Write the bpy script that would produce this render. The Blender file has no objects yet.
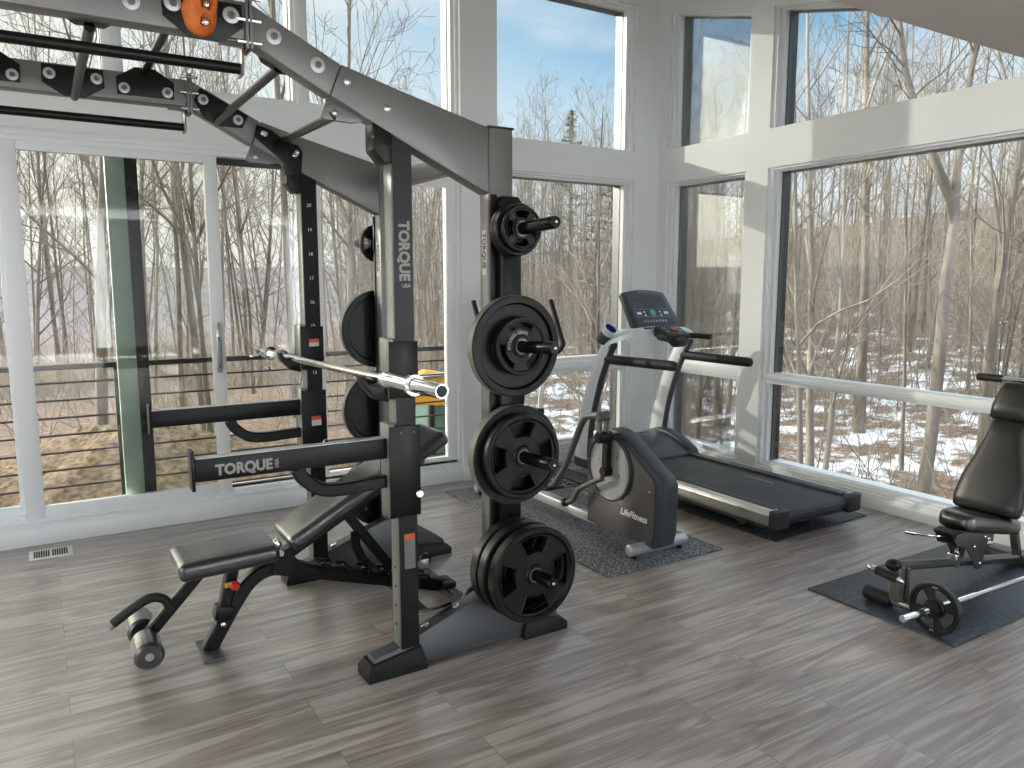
import bpy, bmesh, math, random
from mathutils import Vector, Matrix, Euler

S = bpy.context.scene
COL = S.collection
rnd = random.Random(7)
R = math.radians

# ------------------------------------------------------------------ camera
cam_d = bpy.data.cameras.new('camera')
cam_d.sensor_width = 36.0
cam_d.lens = 768.0 / 1024.0 * 36.0
cam_d.clip_start = 0.05
cam_d.clip_end = 2000
cam = bpy.data.objects.new('camera', cam_d)
COL.objects.link(cam)
cam.location = (0, 0, 1.58)
cam.rotation_euler = (R(90 - 7.63), 0, R(-31.6))
S.camera = cam

# ------------------------------------------------------------------ view / world / lights
S.view_settings.view_transform = 'Standard'
S.view_settings.look = 'None'
S.view_settings.exposure = 0.58
S.view_settings.gamma = 1.0
S.view_settings.use_curve_mapping = False
S.cycles.max_bounces = 8
S.cycles.diffuse_bounces = 4
S.cycles.glossy_bounces = 4
S.cycles.transparent_max_bounces = 16
S.cycles.caustics_reflective = False
S.cycles.caustics_refractive = False
S.cycles.sample_clamp_indirect = 6.0


def lin(r, g, b):
    f = lambda c: (c / 255 / 12.92) if c / 255 <= 0.04045 else ((c / 255 + 0.055) / 1.055) ** 2.4
    return (f(r), f(g), f(b), 1.0)


SKY_STRENGTH = 0.84
w = bpy.data.worlds.new('sky')
S.world = w
w.use_nodes = True
nt = w.node_tree
nt.nodes.clear()


def N(tree, typ, **kw):
    n = tree.nodes.new(typ)
    for k, v in kw.items():
        if k in n.inputs.keys():
            n.inputs[k].default_value = v
        else:
            setattr(n, k, v)
    return n


def ramp(tree, fac, stops, interp='LINEAR'):
    n = tree.nodes.new('ShaderNodeValToRGB')
    n.color_ramp.interpolation = interp
    el = n.color_ramp.elements
    while len(el) > 1:
        el.remove(el[-1])
    el[0].position, el[0].color = stops[0]
    for p, c in stops[1:]:
        e = el.new(p)
        e.color = c
    if fac is not None:
        tree.links.new(fac, n.inputs['Fac'])
    return n


def mixc(tree, fac, a, b, blend='MIX'):
    n = tree.nodes.new('ShaderNodeMix')
    n.data_type = 'RGBA'
    n.blend_type = blend
    for sock, v in ((n.inputs[0], fac), (n.inputs[6], a), (n.inputs[7], b)):
        if hasattr(v, 'is_linked') or hasattr(v, 'links'):
            tree.links.new(v, sock)
        else:
            sock.default_value = v
    return n.outputs[2]


tc = N(nt, 'ShaderNodeTexCoord')
sep = N(nt, 'ShaderNodeSeparateXYZ')
nt.links.new(tc.outputs['Generated'], sep.inputs[0])
grad = ramp(nt, sep.outputs['Z'], [
    (0.0, lin(224, 225, 228)), (0.10, lin(224, 231, 238)), (0.20, lin(190, 214, 234)), (0.29, lin(132, 182, 218)),
    (0.355, lin(120, 172, 212)), (0.42, (1.1, 1.3, 1.5, 1)), (0.6, (2.0, 2.2, 2.5, 1)), (1.0, (2.0, 2.2, 2.5, 1))])  # overhead sky, out of view, brightened to add light
mp = N(nt, 'ShaderNodeMapping')
mp.inputs['Scale'].default_value = (1.4, 1.4, 4.2)
mp.inputs['Location'].default_value = (0.35, 0.2, 0.1)
nt.links.new(tc.outputs['Generated'], mp.inputs[0])
cl = N(nt, 'ShaderNodeTexNoise', Scale=2.2, Detail=7.0, Roughness=0.58)
nt.links.new(mp.outputs[0], cl.inputs['Vector'])
clr = ramp(nt, cl.outputs['Fac'], [(0.48, (0, 0, 0, 1)), (0.70, (0.8, 0.8, 0.8, 1))])
# the low sun whitens the sky on its side
sund = Vector((-0.92, 1.0, 0.33)).normalized()
dotn = N(nt, 'ShaderNodeVectorMath', operation='DOT_PRODUCT')
nt.links.new(tc.outputs['Generated'], dotn.inputs[0])
dotn.inputs[1].default_value = sund
glow = ramp(nt, dotn.outputs['Value'], [(0.22, (0, 0, 0, 1)), (0.80, (0.95, 0.95, 0.95, 1))])
skyc = mixc(nt, clr.outputs[0], grad.outputs[0], lin(226, 230, 236))
hi_ = ramp(nt, sep.outputs['Z'], [(0.36, (1, 1, 1, 1)), (0.55, (2.3, 2.4, 2.5, 1))])
skyc = mixc(nt, glow.outputs[0], skyc, mixc(nt, 1.0, hi_.outputs[0], lin(244, 240, 228), 'MULTIPLY'))
# sky round the low sun boosted out of view to light the room
hot = ramp(nt, dotn.outputs['Value'], [(0.80, (1, 1, 1, 1)), (0.90, (2.6, 2.5, 2.3, 1)), (1.0, (7, 6.6, 6.0, 1))])
skyc = mixc(nt, 1.0, skyc, hot.outputs[0], 'MULTIPLY')
bg = N(nt, 'ShaderNodeBackground', Strength=SKY_STRENGTH)
nt.links.new(skyc, bg.inputs['Color'])
wo = N(nt, 'ShaderNodeOutputWorld')
nt.links.new(bg.outputs[0], wo.inputs[0])


def light(name, typ, energy, color=(1, 1, 1), loc=(0, 0, 0), rot=(0, 0, 0), **kw):
    d = bpy.data.lights.new(name, typ)
    d.energy = energy
    d.color = color
    for k, v in kw.items():
        setattr(d, k, v)
    o = bpy.data.objects.new(name, d)
    o.location = loc
    o.rotation_euler = rot
    COL.objects.link(o)
    return o


SUN = light('sun', 'SUN', 4.3, (1.0, 0.94, 0.84), angle=R(0.8))
SUN.rotation_euler = sund.to_track_quat('Z', 'Y').to_euler()
# fill lamps added out of view, behind and left of the camera
light('rear_fill', 'AREA', 500, (0.90, 0.96, 1.0), (1.9, -3.35, 1.5), (R(-90), 0, 0), shape='RECTANGLE', size=5.0, size_y=2.2)
light('left_fill', 'AREA', 62, (0.92, 0.97, 1.0), (-2.9, 1.6, 1.5), (R(90), 0, R(-90)), shape='RECTANGLE', size=5.0, size_y=2.3)
for lx, ly in ((0.2, 0.9), (2.8, 0.9), (0.2, -1.6), (2.8, -1.6)):
    light('ceiling_fill', 'AREA', 9, (1.0, 0.95, 0.88), (lx, ly, 2.97), (0, 0, 0), shape='DISK', size=0.16)  # overhead fill lamps added to brighten the room

# ------------------------------------------------------------------ materials
MATS = {}


def mat(name, color, rough=0.5, metal=0.0, noise=0.0, nscale=20.0, bump=0.0, bscale=None, spec=0.5, coat=0.0, aniso=None, rvar=0.0):
    m = bpy.data.materials.new(name)
    m.use_nodes = True
    t = m.node_tree
    p = t.nodes['Principled BSDF']
    p.inputs['Roughness'].default_value = rough
    p.inputs['Metallic'].default_value = metal
    p.inputs['Specular IOR Level'].default_value = spec
    p.inputs['Coat Weight'].default_value = coat
    p.inputs['Coat Roughness'].default_value = 0.28
    c = lin(*color)
    tcn = N(t, 'ShaderNodeTexCoord')
    nz = N(t, 'ShaderNodeTexNoise', Scale=nscale, Detail=5.0)
    vec = tcn.outputs['Object']
    if aniso:
        mpn = N(t, 'ShaderNodeMapping')
        mpn.inputs['Scale'].default_value = aniso
        t.links.new(vec, mpn.inputs[0])
        vec = mpn.outputs[0]
    t.links.new(vec, nz.inputs['Vector'])
    lo = tuple(v * (1 - noise) for v in c[:3]) + (1,)
    hi = tuple(min(1, v * (1 + noise)) for v in c[:3]) + (1,)
    rp = ramp(t, nz.outputs['Fac'], [(0.3, lo), (0.7, hi)])
    t.links.new(rp.outputs[0], p.inputs['Base Color'])
    if rvar:
        mr = N(t, 'ShaderNodeMapRange')
        mr.inputs['To Min'].default_value = max(0, rough - rvar)
        mr.inputs['To Max'].default_value = min(1, rough + rvar)
        t.links.new(nz.outputs['Fac'], mr.inputs[0])
        t.links.new(mr.outputs[0], p.inputs['Roughness'])
    if bump:
        nb = N(t, 'ShaderNodeTexNoise', Scale=bscale or nscale, Detail=4.0)
        t.links.new(vec, nb.inputs['Vector'])
        b = N(t, 'ShaderNodeBump', Strength=bump, Distance=0.01)
        t.links.new(nb.outputs['Fac'], b.inputs['Height'])
        t.links.new(b.outputs[0], p.inputs['Normal'])
    MATS[name] = m
    return m


WALL = mat('white_wall_paint', (232, 234, 232), 0.55, noise=0.01, nscale=3, bump=0.03, bscale=120)
TRIM = mat('white_satin_trim', (236, 238, 238), 0.32, noise=0.01, nscale=5)
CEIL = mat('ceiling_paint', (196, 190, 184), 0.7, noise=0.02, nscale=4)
STEEL_GREY = mat('grey_metallic_paint', (122, 121, 119), 0.40, metal=0.45, noise=0.05, nscale=260, bump=0.02, bscale=700)
BASE_GREY = mat('dark_grey_powder_coat', (82, 84, 86), 0.38, metal=0.35, noise=0.05, nscale=260)
HAMMER_SHEEN = mat('hammered_grey_and_sheen', (126, 128, 122), 0.4, metal=0.5, noise=0.10, nscale=90, bump=0.12, bscale=220)  # on the sleeve fronts its grey stands for window light on black
BLACK_STEEL = mat('black_powder_coat', (13, 13, 14), 0.34, noise=0.1, nscale=120, spec=0.3)
BLACK_GLOSS = mat('black_satin_steel', (11, 11, 12), 0.25, noise=0.1, nscale=120, spec=0.3)
RUBBER = mat('black_rubber', (14, 14, 15), 0.5, noise=0.15, nscale=80, bump=0.04, spec=0.3)
PLATE_BLACK = mat('plate_black_rubber', (12, 12, 13), 0.38, noise=0.15, nscale=60, bump=0.03, bscale=200, spec=0.3)
IRON_BLACK = mat('plate_cast_iron', (13, 12, 12), 0.3, noise=0.2, nscale=70, bump=0.08, bscale=160)
CHROME = mat('chrome', (214, 214, 214), 0.12, metal=1.0, noise=0.03, nscale=40)
SILVER = mat('silver_paint', (190, 192, 194), 0.35, metal=0.6, noise=0.03, nscale=100)
ALU = mat('brushed_aluminium', (196, 196, 192), 0.32, metal=0.9, noise=0.04, nscale=60, aniso=(1, 1, 14))
VINYL = mat('black_vinyl', (17, 17, 18), 0.30, noise=0.12, nscale=30, bump=0.05, bscale=240, spec=0.9, coat=0.7)
VINYL_D = mat('worn_black_vinyl', (34, 34, 32), 0.36, noise=0.12, nscale=12, bump=0.05, bscale=240)
FOAM = mat('black_foam_grip', (17, 17, 18), 0.6, noise=0.12, nscale=150, bump=0.12, bscale=400)
ORANGE = mat('orange_hold_resin', (206, 104, 36), 0.6, noise=0.12, nscale=30, bump=0.25, bscale=110)
RED = mat('red_plastic', (186, 34, 28), 0.35, noise=0.03)
YELLOW_P = mat('yellow_plastic', (222, 178, 40), 0.45, noise=0.03)
LETTER_GREY = mat('grey_lettering', (150, 150, 148), 0.5, noise=0.03)
LETTER_WHITE = mat('white_lettering', (232, 232, 232), 0.5, noise=0.02)
LABEL_WHITE = mat('label_white', (206, 206, 204), 0.5, noise=0.05, nscale=160)
LABEL_GREY = mat('label_grey', (112, 112, 110), 0.5, noise=0.35, nscale=240)
RIM_LIGHT = mat('plate_rim_light', (104, 103, 94), 0.5, noise=0.4, nscale=220, bump=0.2)  # pale grey painted in for light caught on plate edges
LABEL_ORANGE = mat('label_orange', (206, 92, 44), 0.5, noise=0.03)
ELL_BODY = mat('graphite_plastic', (92, 88, 86), 0.42, metal=0.25, noise=0.04, nscale=120, bump=0.02, bscale=500)
ELL_RIM = mat('slate_plastic', (50, 56, 64), 0.4, noise=0.04, nscale=80)
ELL_DISC = mat('pale_grey_plastic', (164, 164, 164), 0.45, noise=0.02)
TM_SILVER = mat('treadmill_silver', (226, 229, 231), 0.34, metal=0.12, noise=0.02, nscale=100)
TM_DARK = mat('treadmill_slate', (56, 62, 70), 0.42, noise=0.04, nscale=90)
TM_BLACK = mat('treadmill_black', (30, 32, 35), 0.5, noise=0.08, nscale=90)
BELT = mat('running_belt', (62, 65, 68), 0.62, noise=0.08, nscale=300, bump=0.08, bscale=600)
SCREEN = mat('console_face', (58, 74, 94), 0.22, noise=0.04, nscale=30)
LCD = mat('console_lcd', (66, 70, 66), 0.2, noise=0.04)
BLUE = mat('blue_plastic', (22, 42, 132), 0.35, noise=0.05)
GREEN_P = mat('green_overlay', (92, 168, 72), 0.35, noise=0.05)
SKYBLUE_P = mat('light_blue_overlay', (66, 140, 196), 0.35, noise=0.05)
DARKFRAME = mat('black_door_metal', (14, 14, 17), 0.4, noise=0.05)
GREENFRAME = mat('grey_green_door_cladding', (172, 194, 178), 0.45, noise=0.04)
RAILBLACK = mat('black_rail_paint', (30, 29, 31), 0.45, noise=0.06)
DECK = mat('deck_boards', (136, 118, 100), 0.75, noise=0.18, nscale=6, bump=0.15, aniso=(0.6, 12, 1))
EXC_YELLOW = mat('excavator_yellow', (226, 168, 46), 0.5, noise=0.1, nscale=6)
EXC_GLASS = mat('cab_glass', (96, 124, 118), 0.1, noise=0.1, nscale=3)
VENTM = mat('vent_enamel', (222, 220, 214), 0.4, noise=0.03)
DARKHOLE = mat('dark_recess', (8, 8, 8), 0.8, noise=0.05)
ORANGE_P = mat('orange_plug_plastic', (246, 138, 24), 0.4, noise=0.03)
CABLE = mat('black_cable_sheath', (24, 24, 26), 0.45, noise=0.05)


def speckle_rubber(name, base, speck, scale, thr, rough, bump):
    m = mat(name, base, rough, noise=0.12, nscale=40, bump=bump, bscale=260)
    t = m.node_tree
    p = t.nodes['Principled BSDF']
    src = p.inputs['Base Color'].links[0].from_socket
    tcn = N(t, 'ShaderNodeTexCoord')
    v = N(t, 'ShaderNodeTexVoronoi', Scale=scale)
    t.links.new(tcn.outputs['Object'], v.inputs['Vector'])
    sp = N(t, 'ShaderNodeSeparateColor')
    t.links.new(v.outputs['Color'], sp.inputs[0])
    rp = ramp(t, sp.outputs[0], [(thr, (0, 0, 0, 1)), (thr + 0.02, (1, 1, 1, 1))])
    out = mixc(t, rp.outputs[0], src, lin(*speck))
    t.links.new(out, p.inputs['Base Color'])
    return m


MAT_SPECK = speckle_rubber('speckled_rubber_mat', (72, 74, 78), (168, 172, 176), 200, 0.74, 0.6, 0.2)
MAT_DARK = speckle_rubber('dark_rubber_mat', (38, 40, 42), (92, 94, 98), 200, 0.86, 0.6, 0.2)
MAT_BLACK = speckle_rubber('black_textured_mat', (46, 52, 62), (66, 74, 86), 60, 0.8, 0.34, 0.25)


def glass_mat(name, tint, refl=1.0):
    m = bpy.data.materials.new(name)
    m.use_nodes = True
    t = m.node_tree
    t.nodes.clear()
    tr = N(t, 'ShaderNodeBsdfTransparent')
    tr.inputs[0].default_value = tint
    gl = N(t, 'ShaderNodeBsdfGlossy', Roughness=0.02)
    fr = N(t, 'ShaderNodeFresnel', IOR=1.45)
    nz = N(t, 'ShaderNodeTexNoise', Scale=1.3)
    mr = N(t, 'ShaderNodeMapRange')
    mr.inputs['To Min'].default_value = 0.8 * refl
    mr.inputs['To Max'].default_value = 1.1 * refl
    t.links.new(nz.outputs['Fac'], mr.inputs[0])
    mu = N(t, 'ShaderNodeMath', operation='MULTIPLY')
    t.links.new(fr.outputs[0], mu.inputs[0])
    t.links.new(mr.outputs[0], mu.inputs[1])
    mx = N(t, 'ShaderNodeMixShader')
    t.links.new(mu.outputs[0], mx.inputs[0])
    t.links.new(tr.outputs[0], mx.inputs[1])
    t.links.new(gl.outputs[0], mx.inputs[2])
    o = N(t, 'ShaderNodeOutputMaterial')
    t.links.new(mx.outputs[0], o.inputs[0])
    return m


GLASS = glass_mat('window_glass', (0.965, 0.985, 0.98, 1), 0.8)
GLASS_D = glass_mat('sliding_door_glass', (0.962, 0.972, 0.955, 1), 0.8)


def floor_material():
    m = bpy.data.materials.new('grey_wood_planks')
    m.use_nodes = True
    t = m.node_tree
    p = t.nodes['Principled BSDF']
    tcn = N(t, 'ShaderNodeTexCoord')
    br = N(t, 'ShaderNodeTexBrick', Scale=1.0)
    br.inputs['Brick Width'].default_value = 1.22
    br.inputs['Row Height'].default_value = 0.182
    br.inputs['Mortar Size'].default_value = 0.0014
    br.inputs['Mortar Smooth'].default_value = 0.0
    br.inputs['Color1'].default_value = (0, 0, 0, 1)
    br.inputs['Color2'].default_value = (1, 1, 1, 1)
    br.inputs['Mortar'].default_value = (0.5, 0.5, 0.5, 1)
    br.offset = 0.37
    br.offset_frequency = 2
    t.links.new(tcn.outputs['Object'], br.inputs['Vector'])
    # every plank reads its own stretch of grain
    sc = N(t, 'ShaderNodeVectorMath', operation='SCALE')
    sc.inputs['Scale'].default_value = 23.0
    t.links.new(br.outputs['Color'], sc.inputs[0])
    ad = N(t, 'ShaderNodeVectorMath', operation='ADD')
    t.links.new(tcn.outputs['Object'], ad.inputs[0])
    t.links.new(sc.outputs[0], ad.inputs[1])

    def grain(scale, detail, dist, ns, rough=0.55):
        mpn = N(t, 'ShaderNodeMapping')
        mpn.inputs['Scale'].default_value = scale
        t.links.new(ad.outputs[0], mpn.inputs[0])
        nz = N(t, 'ShaderNodeTexNoise', Scale=ns, Detail=detail, Roughness=rough, Distortion=dist)
        t.links.new(mpn.outputs[0], nz.inputs['Vector'])
        return nz.outputs['Fac']
    g1 = grain((0.62, 5.0, 1), 3.0, 1.3, 1.0)
    # cathedral figure: bands from a warped broad noise
    mu = N(t, 'ShaderNodeMath', operation='MULTIPLY')
    mu.inputs[1].default_value = 34.0
    t.links.new(g1, mu.inputs[0])
    sn = N(t, 'ShaderNodeMath', operation='SINE')
    t.links.new(mu.outputs[0], sn.inputs[0])
    g2 = grain((1.3, 22.0, 1), 5.0, 0.9, 1.2, 0.6)
    g3 = grain((6.0, 260.0, 1), 3.0, 0.0, 1.0)
    a = N(t, 'ShaderNodeMath', operation='MULTIPLY_ADD')
    a.inputs[1].default_value = 0.075
    t.links.new(sn.outputs[0], a.inputs[0])
    t.links.new(g2, a.inputs[2])
    b = N(t, 'ShaderNodeMath', operation='MULTIPLY_ADD')
    b.inputs[1].default_value = 0.22
    t.links.new(g3, b.inputs[0])
    t.links.new(a.outputs[0], b.inputs[2])
    c = N(t, 'ShaderNodeMath', operation='MULTIPLY_ADD')
    c.inputs[1].default_value = 0.55
    t.links.new(g1, c.inputs[0])
    t.links.new(b.outputs[0], c.inputs[2])
    rp = ramp(t, c.outputs[0], [(0.44, lin(86, 75, 69)), (0.68, lin(124, 113, 107)), (0.90, lin(150, 140, 134)), (1.10, lin(172, 164, 158))])
    tone = ramp(t, br.outputs['Color'], [(0.0, (0.93, 0.925, 0.92, 1)), (1.0, (1.05, 1.045, 1.04, 1))])
    col = mixc(t, 1.0, rp.outputs[0], tone.outputs[0], 'MULTIPLY')
    seam = mixc(t, br.outputs['Fac'], col, lin(112, 102, 96))
    t.links.new(seam, p.inputs['Base Color'])
    rr = N(t, 'ShaderNodeMapRange')
    rr.inputs['To Min'].default_value = 0.26
    rr.inputs['To Max'].default_value = 0.42
    p.inputs['Coat Weight'].default_value = 0.25
    p.inputs['Coat Roughness'].default_value = 0.22
    t.links.new(g2, rr.inputs[0])
    t.links.new(rr.outputs[0], p.inputs['Roughness'])
    p.inputs['Specular IOR Level'].default_value = 0.85
    bp = N(t, 'ShaderNodeBump', Strength=0.12, Distance=0.004)
    t.links.new(b.outputs[0], bp.inputs['Height'])
    t.links.new(bp.outputs[0], p.inputs['Normal'])
    return m


FLOORM = floor_material()

# ------------------------------------------------------------------ mesh helpers


class MB:
    def __init__(self):
        self.bm = bmesh.new()

    def _merge(self, b):
        me = bpy.data.meshes.new('tmp')
        b.to_mesh(me)
        b.free()
        self.bm.from_mesh(me)
        bpy.data.meshes.remove(me)
        return self

    def box(self, c, s, bev=0.0, rot=None, seg=2):
        b = bmesh.new()
        bmesh.ops.create_cube(b, size=1.0)
        bmesh.ops.scale(b, vec=Vector(s), verts=b.verts)
        if bev > 0:
            bev = min(bev, min(s) * 0.49)
            bmesh.ops.bevel(b, geom=list(b.edges), offset=bev, segments=seg, profile=0.5, affect='EDGES', clamp_overlap=True)
        M = Matrix.Translation(Vector(c))
        if rot is not None:
            M = M @ (rot if isinstance(rot, Matrix) else Euler(rot).to_matrix().to_4x4())
        bmesh.ops.transform(b, matrix=M, verts=b.verts)
        return self._merge(b)

    def bx(self, x0, x1, y0, y1, z0, z1, bev=0.0, seg=2):
        return self.box(((x0 + x1) / 2, (y0 + y1) / 2, (z0 + z1) / 2), (abs(x1 - x0), abs(y1 - y0), abs(z1 - z0)), bev, None, seg)

    def prism(self, pts, ax, a, b_, bev=0.0, seg=2):
        """extrude a polygon given in the two other axes (x: y,z; y: x,z; z: x,y) from a to b_"""
        b = bmesh.new()

        def v3(p, t):
            return {'x': (t, p[0], p[1]), 'y': (p[0], t, p[1]), 'z': (p[0], p[1], t)}[ax]
        v0 = [b.verts.new(v3(p, a)) for p in pts]
        v1 = [b.verts.new(v3(p, b_)) for p in pts]
        n = len(pts)
        b.faces.new(v0)
        b.faces.new(v1[::-1])
        for i in range(n):
            b.faces.new((v0[i], v1[i], v1[(i + 1) % n], v0[(i + 1) % n]))
        bmesh.ops.recalc_face_normals(b, faces=b.faces)
        if bev > 0:
            ed = [e for e in b.edges if e.calc_face_angle(0) > R(25)]
            bmesh.ops.bevel(b, geom=ed, offset=bev, segments=seg, profile=0.5, affect='EDGES', clamp_overlap=True)
        return self._merge(b)

    def sweep(self, pts, section, up=(0, 0, 1), scales=None, closed=False, caps=True):
        """section: (u, v) points; u along the side, v along 'up' as far as the path allows"""
        b = bmesh.new()
        P = [Vector(p) for p in pts]
        n = len(P)
        rings = []
        up = Vector(up)
        for i in range(n):
            if closed:
                t = P[(i + 1) % n] - P[i - 1]
            elif i == 0:
                t = P[1] - P[0]
            elif i == n - 1:
                t = P[-1] - P[-2]
            else:
                t = (P[i + 1] - P[i]).normalized() + (P[i] - P[i - 1]).normalized()
            t.normalize()
            side = t.cross(up)
            if side.length < 1e-4:
                side = t.cross(Vector((1, 0, 0)))
            side.normalize()
            vv = side.cross(t).normalized()
            k = scales[i] if scales else 1.0
            rings.append([b.verts.new(P[i] + side * u * k + vv * v * k) for u, v in section])
        m = len(section)
        for i in range(n if closed else n - 1):
            r0, r1 = rings[i], rings[(i + 1) % n]
            for j in range(m):
                b.faces.new((r0[j], r0[(j + 1) % m], r1[(j + 1) % m], r1[j]))
        if caps and not closed:
            b.faces.new(rings[0][::-1])
            b.faces.new(rings[-1])
        bmesh.ops.recalc_face_normals(b, faces=b.faces)
        return self._merge(b)

    def tube(self, pts, r, seg=14, closed=False, up=None):
        rs = r if isinstance(r, (list, tuple)) else [r] * len(pts)
        sec = [(math.cos(2 * math.pi * k / seg), math.sin(2 * math.pi * k / seg)) for k in range(seg)]
        if up is None:
            d = Vector(pts[-1]) - Vector(pts[0])
            up = (0, 0, 1) if abs(d.z) < 0.8 * max(d.length, 1e-6) else (0, 1, 0)
            if len(pts) > 2:
                # a normal of the plane the path bends in never runs along it
                nrm = Vector((0, 0, 0))
                for i in range(1, len(pts) - 1):
                    nrm += (Vector(pts[i]) - Vector(pts[i - 1])).cross(Vector(pts[i + 1]) - Vector(pts[i]))
                if nrm.length > 1e-6:
                    up = nrm.normalized()
        return self.sweep(pts, sec, up, rs, closed)

    def rtube(self, pts, w_, h_, up, bev=0.15):
        a, c = w_ / 2, h_ / 2
        k = min(w_, h_) * bev
        sec = [(a - k, -c), (a, -c + k), (a, c - k), (a - k, c), (-a + k, c), (-a, c - k), (-a, -c + k), (-a + k, -c)]
        return self.sweep(pts, sec, up)

    def lathe(self, prof, o, d, seg=40):
        """prof: (radius, distance along d) closed at both ends if radius 0"""
        b = bmesh.new()
        o, d = Vector(o), Vector(d).normalized()
        s = d.cross(Vector((0, 0, 1)))
        if s.length < 1e-3:
            s = d.cross(Vector((1, 0, 0)))
        s.normalize()
        u = s.cross(d)
        rings = []
        for r, t in prof:
            if r < 1e-6:
                rings.append([b.verts.new(o + d * t)])
            else:
                rings.append([b.verts.new(o + d * t + s * r * math.cos(2 * math.pi * k / seg) + u * r * math.sin(2 * math.pi * k / seg)) for k in range(seg)])
        for r0, r1 in zip(rings, rings[1:]):
            for k in range(seg):
                k2 = (k + 1) % seg
                f = [r0[k % len(r0)], r0[k2 % len(r0)], r1[k2 % len(r1)], r1[k % len(r1)]]
                f2 = []
                for v in f:
                    if v not in f2:
                        f2.append(v)
                if len(f2) > 2:
                    b.faces.new(f2)
        bmesh.ops.recalc_face_normals(b, faces=b.faces)
        return self._merge(b)

    def cyl(self, p0, p1, r, seg=20, bev=0.0):
        p0, p1 = Vector(p0), Vector(p1)
        L = (p1 - p0).length
        k = min(bev, r * 0.9, L * 0.45)
        pr = [(0, 0), (r - k, 0), (r, k), (r, L - k), (r - k, L), (0, L)] if k > 0 else [(0, 0), (r, 0), (r, L), (0, L)]
        return self.lathe(pr, p0, p1 - p0, seg)

    def ring(self, c, d, r0, r1, t, seg=40):
        """flat ring from inner radius r0 to outer r1, thickness t along d, centred on c"""
        return self.lathe([(r0, -t / 2), (r1, -t / 2), (r1, t / 2), (r0, t / 2), (r0, -t / 2)], c, d, seg)

    def sector(self, c, ax_u, ax_v, r0, r1, a0, a1, t, seg=8):
        b = bmesh.new()
        c, u, v = Vector(c), Vector(ax_u), Vector(ax_v)
        n = u.cross(v).normalized()
        L = [[], [], [], []]
        for k in range(seg + 1):
            a = a0 + (a1 - a0) * k / seg
            e = u * math.cos(a) + v * math.sin(a)
            for i, (r, s) in enumerate(((r0, -1), (r1, -1), (r1, 1), (r0, 1))):
                L[i].append(b.verts.new(c + e * r + n * t / 2 * s))
        for k in range(seg):
            for i in range(4):
                j = (i + 1) % 4
                b.faces.new((L[i][k], L[j][k], L[j][k + 1], L[i][k + 1]))
        b.faces.new([L[i][0] for i in range(4)])
        b.faces.new([L[i][-1] for i in (3, 2, 1, 0)])
        bmesh.ops.recalc_face_normals(b, faces=b.faces)
        return self._merge(b)

    def ell(self, c, s, rot=None, seg=20):
        b = bmesh.new()
        bmesh.ops.create_uvsphere(b, u_segments=seg, v_segments=seg // 2, radius=1.0)
        M = Matrix.Translation(Vector(c))
        if rot is not None:
            M = M @ (rot if isinstance(rot, Matrix) else Euler(rot).to_matrix().to_4x4())
        M = M @ Matrix.Diagonal(Vector(tuple(s) + (1,)))
        bmesh.ops.transform(b, matrix=M, verts=b.verts)
        return self._merge(b)

    def loft(self, rings, caps=True):
        b = bmesh.new()
        V = [[b.verts.new(p) for p in r] for r in rings]
        for r0, r1 in zip(V, V[1:]):
            for j in range(len(r0)):
                b.faces.new((r0[j], r0[(j + 1) % len(r0)], r1[(j + 1) % len(r0)], r1[j]))
        if caps:
            b.faces.new(V[0][::-1])
            b.faces.new(V[-1])
        bmesh.ops.recalc_face_normals(b, faces=b.faces)
        return self._merge(b)

    def build(self, name, material, parent=None, kind=None, label=None, ang=35):
        me = bpy.data.meshes.new(name)
        off = wloc(parent) if parent else Vector((0, 0, 0))
        if off.length > 0:
            bmesh.ops.translate(self.bm, vec=-off, verts=self.bm.verts)
        self.bm.to_mesh(me)
        self.bm.free()
        return finish(name, me, material, parent, kind, label, ang)


def finish(name, me, material, parent=None, kind=None, label=None, ang=35):
    me.materials.append(material)
    me.shade_smooth()
    me.set_sharp_from_angle(angle=R(ang))
    o = bpy.data.objects.new(name, me)
    COL.objects.link(o)
    if parent:
        o.parent = parent
    if kind:
        o['kind'] = kind
    if label:
        o['label'] = label
    return o


def wloc(o):
    v = Vector((0, 0, 0))
    while o:
        v += o.location
        o = o.parent
    return v


def thing(name, label, cat, loc=(0, 0, 0), group=None):
    o = bpy.data.objects.new(name, None)
    o.empty_display_size = 0.1
    o.location = loc
    o['label'] = label
    o['category'] = cat
    if group:
        o['group'] = group
    COL.objects.link(o)
    return o


def tag(o, label, cat, group=None, kind=None):
    o['label'] = label
    o['category'] = cat
    if group:
        o['group'] = group
    if kind:
        o['kind'] = kind
    return o


def structure(name, loc=(0, 0, 0)):
    o = bpy.data.objects.new(name, None)
    o.location = loc
    o['kind'] = 'structure'
    COL.objects.link(o)
    return o


def text(name, s, size, M, material, parent, extrude=0.0008, sx=1.0, shear=0.0, bold=0.0, arc=None, align='LEFT'):
    """lettering mesh; M maps text space (x right, y up, z out) to the world"""
    c = bpy.data.curves.new('tmp_text', 'FONT')
    c.body = s
    c.size = size
    c.extrude = extrude
    c.shear = shear
    c.offset = bold
    c.align_x = align
    c.resolution_u = 3
    o = bpy.data.objects.new('tmp_text', c)
    COL.objects.link(o)
    dg = bpy.context.evaluated_depsgraph_get()
    me = bpy.data.meshes.new_from_object(o.evaluated_get(dg))
    COL.objects.unlink(o)
    bpy.data.objects.remove(o)
    bpy.data.curves.remove(c)
    me.materials.clear()
    off = wloc(parent) if parent else Vector((0, 0, 0))
    for v in me.vertices:
        p = v.co.copy()
        p.x *= sx
        if arc:  # centred text bent round a circle of radius arc, reading clockwise from the top
            a = p.x / arc
            rr = arc + p.y
            p = Vector((rr * math.sin(a), rr * math.cos(a), p.z))
        v.co = (M @ p) - off
    return finish(name, me, material, parent)


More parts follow.
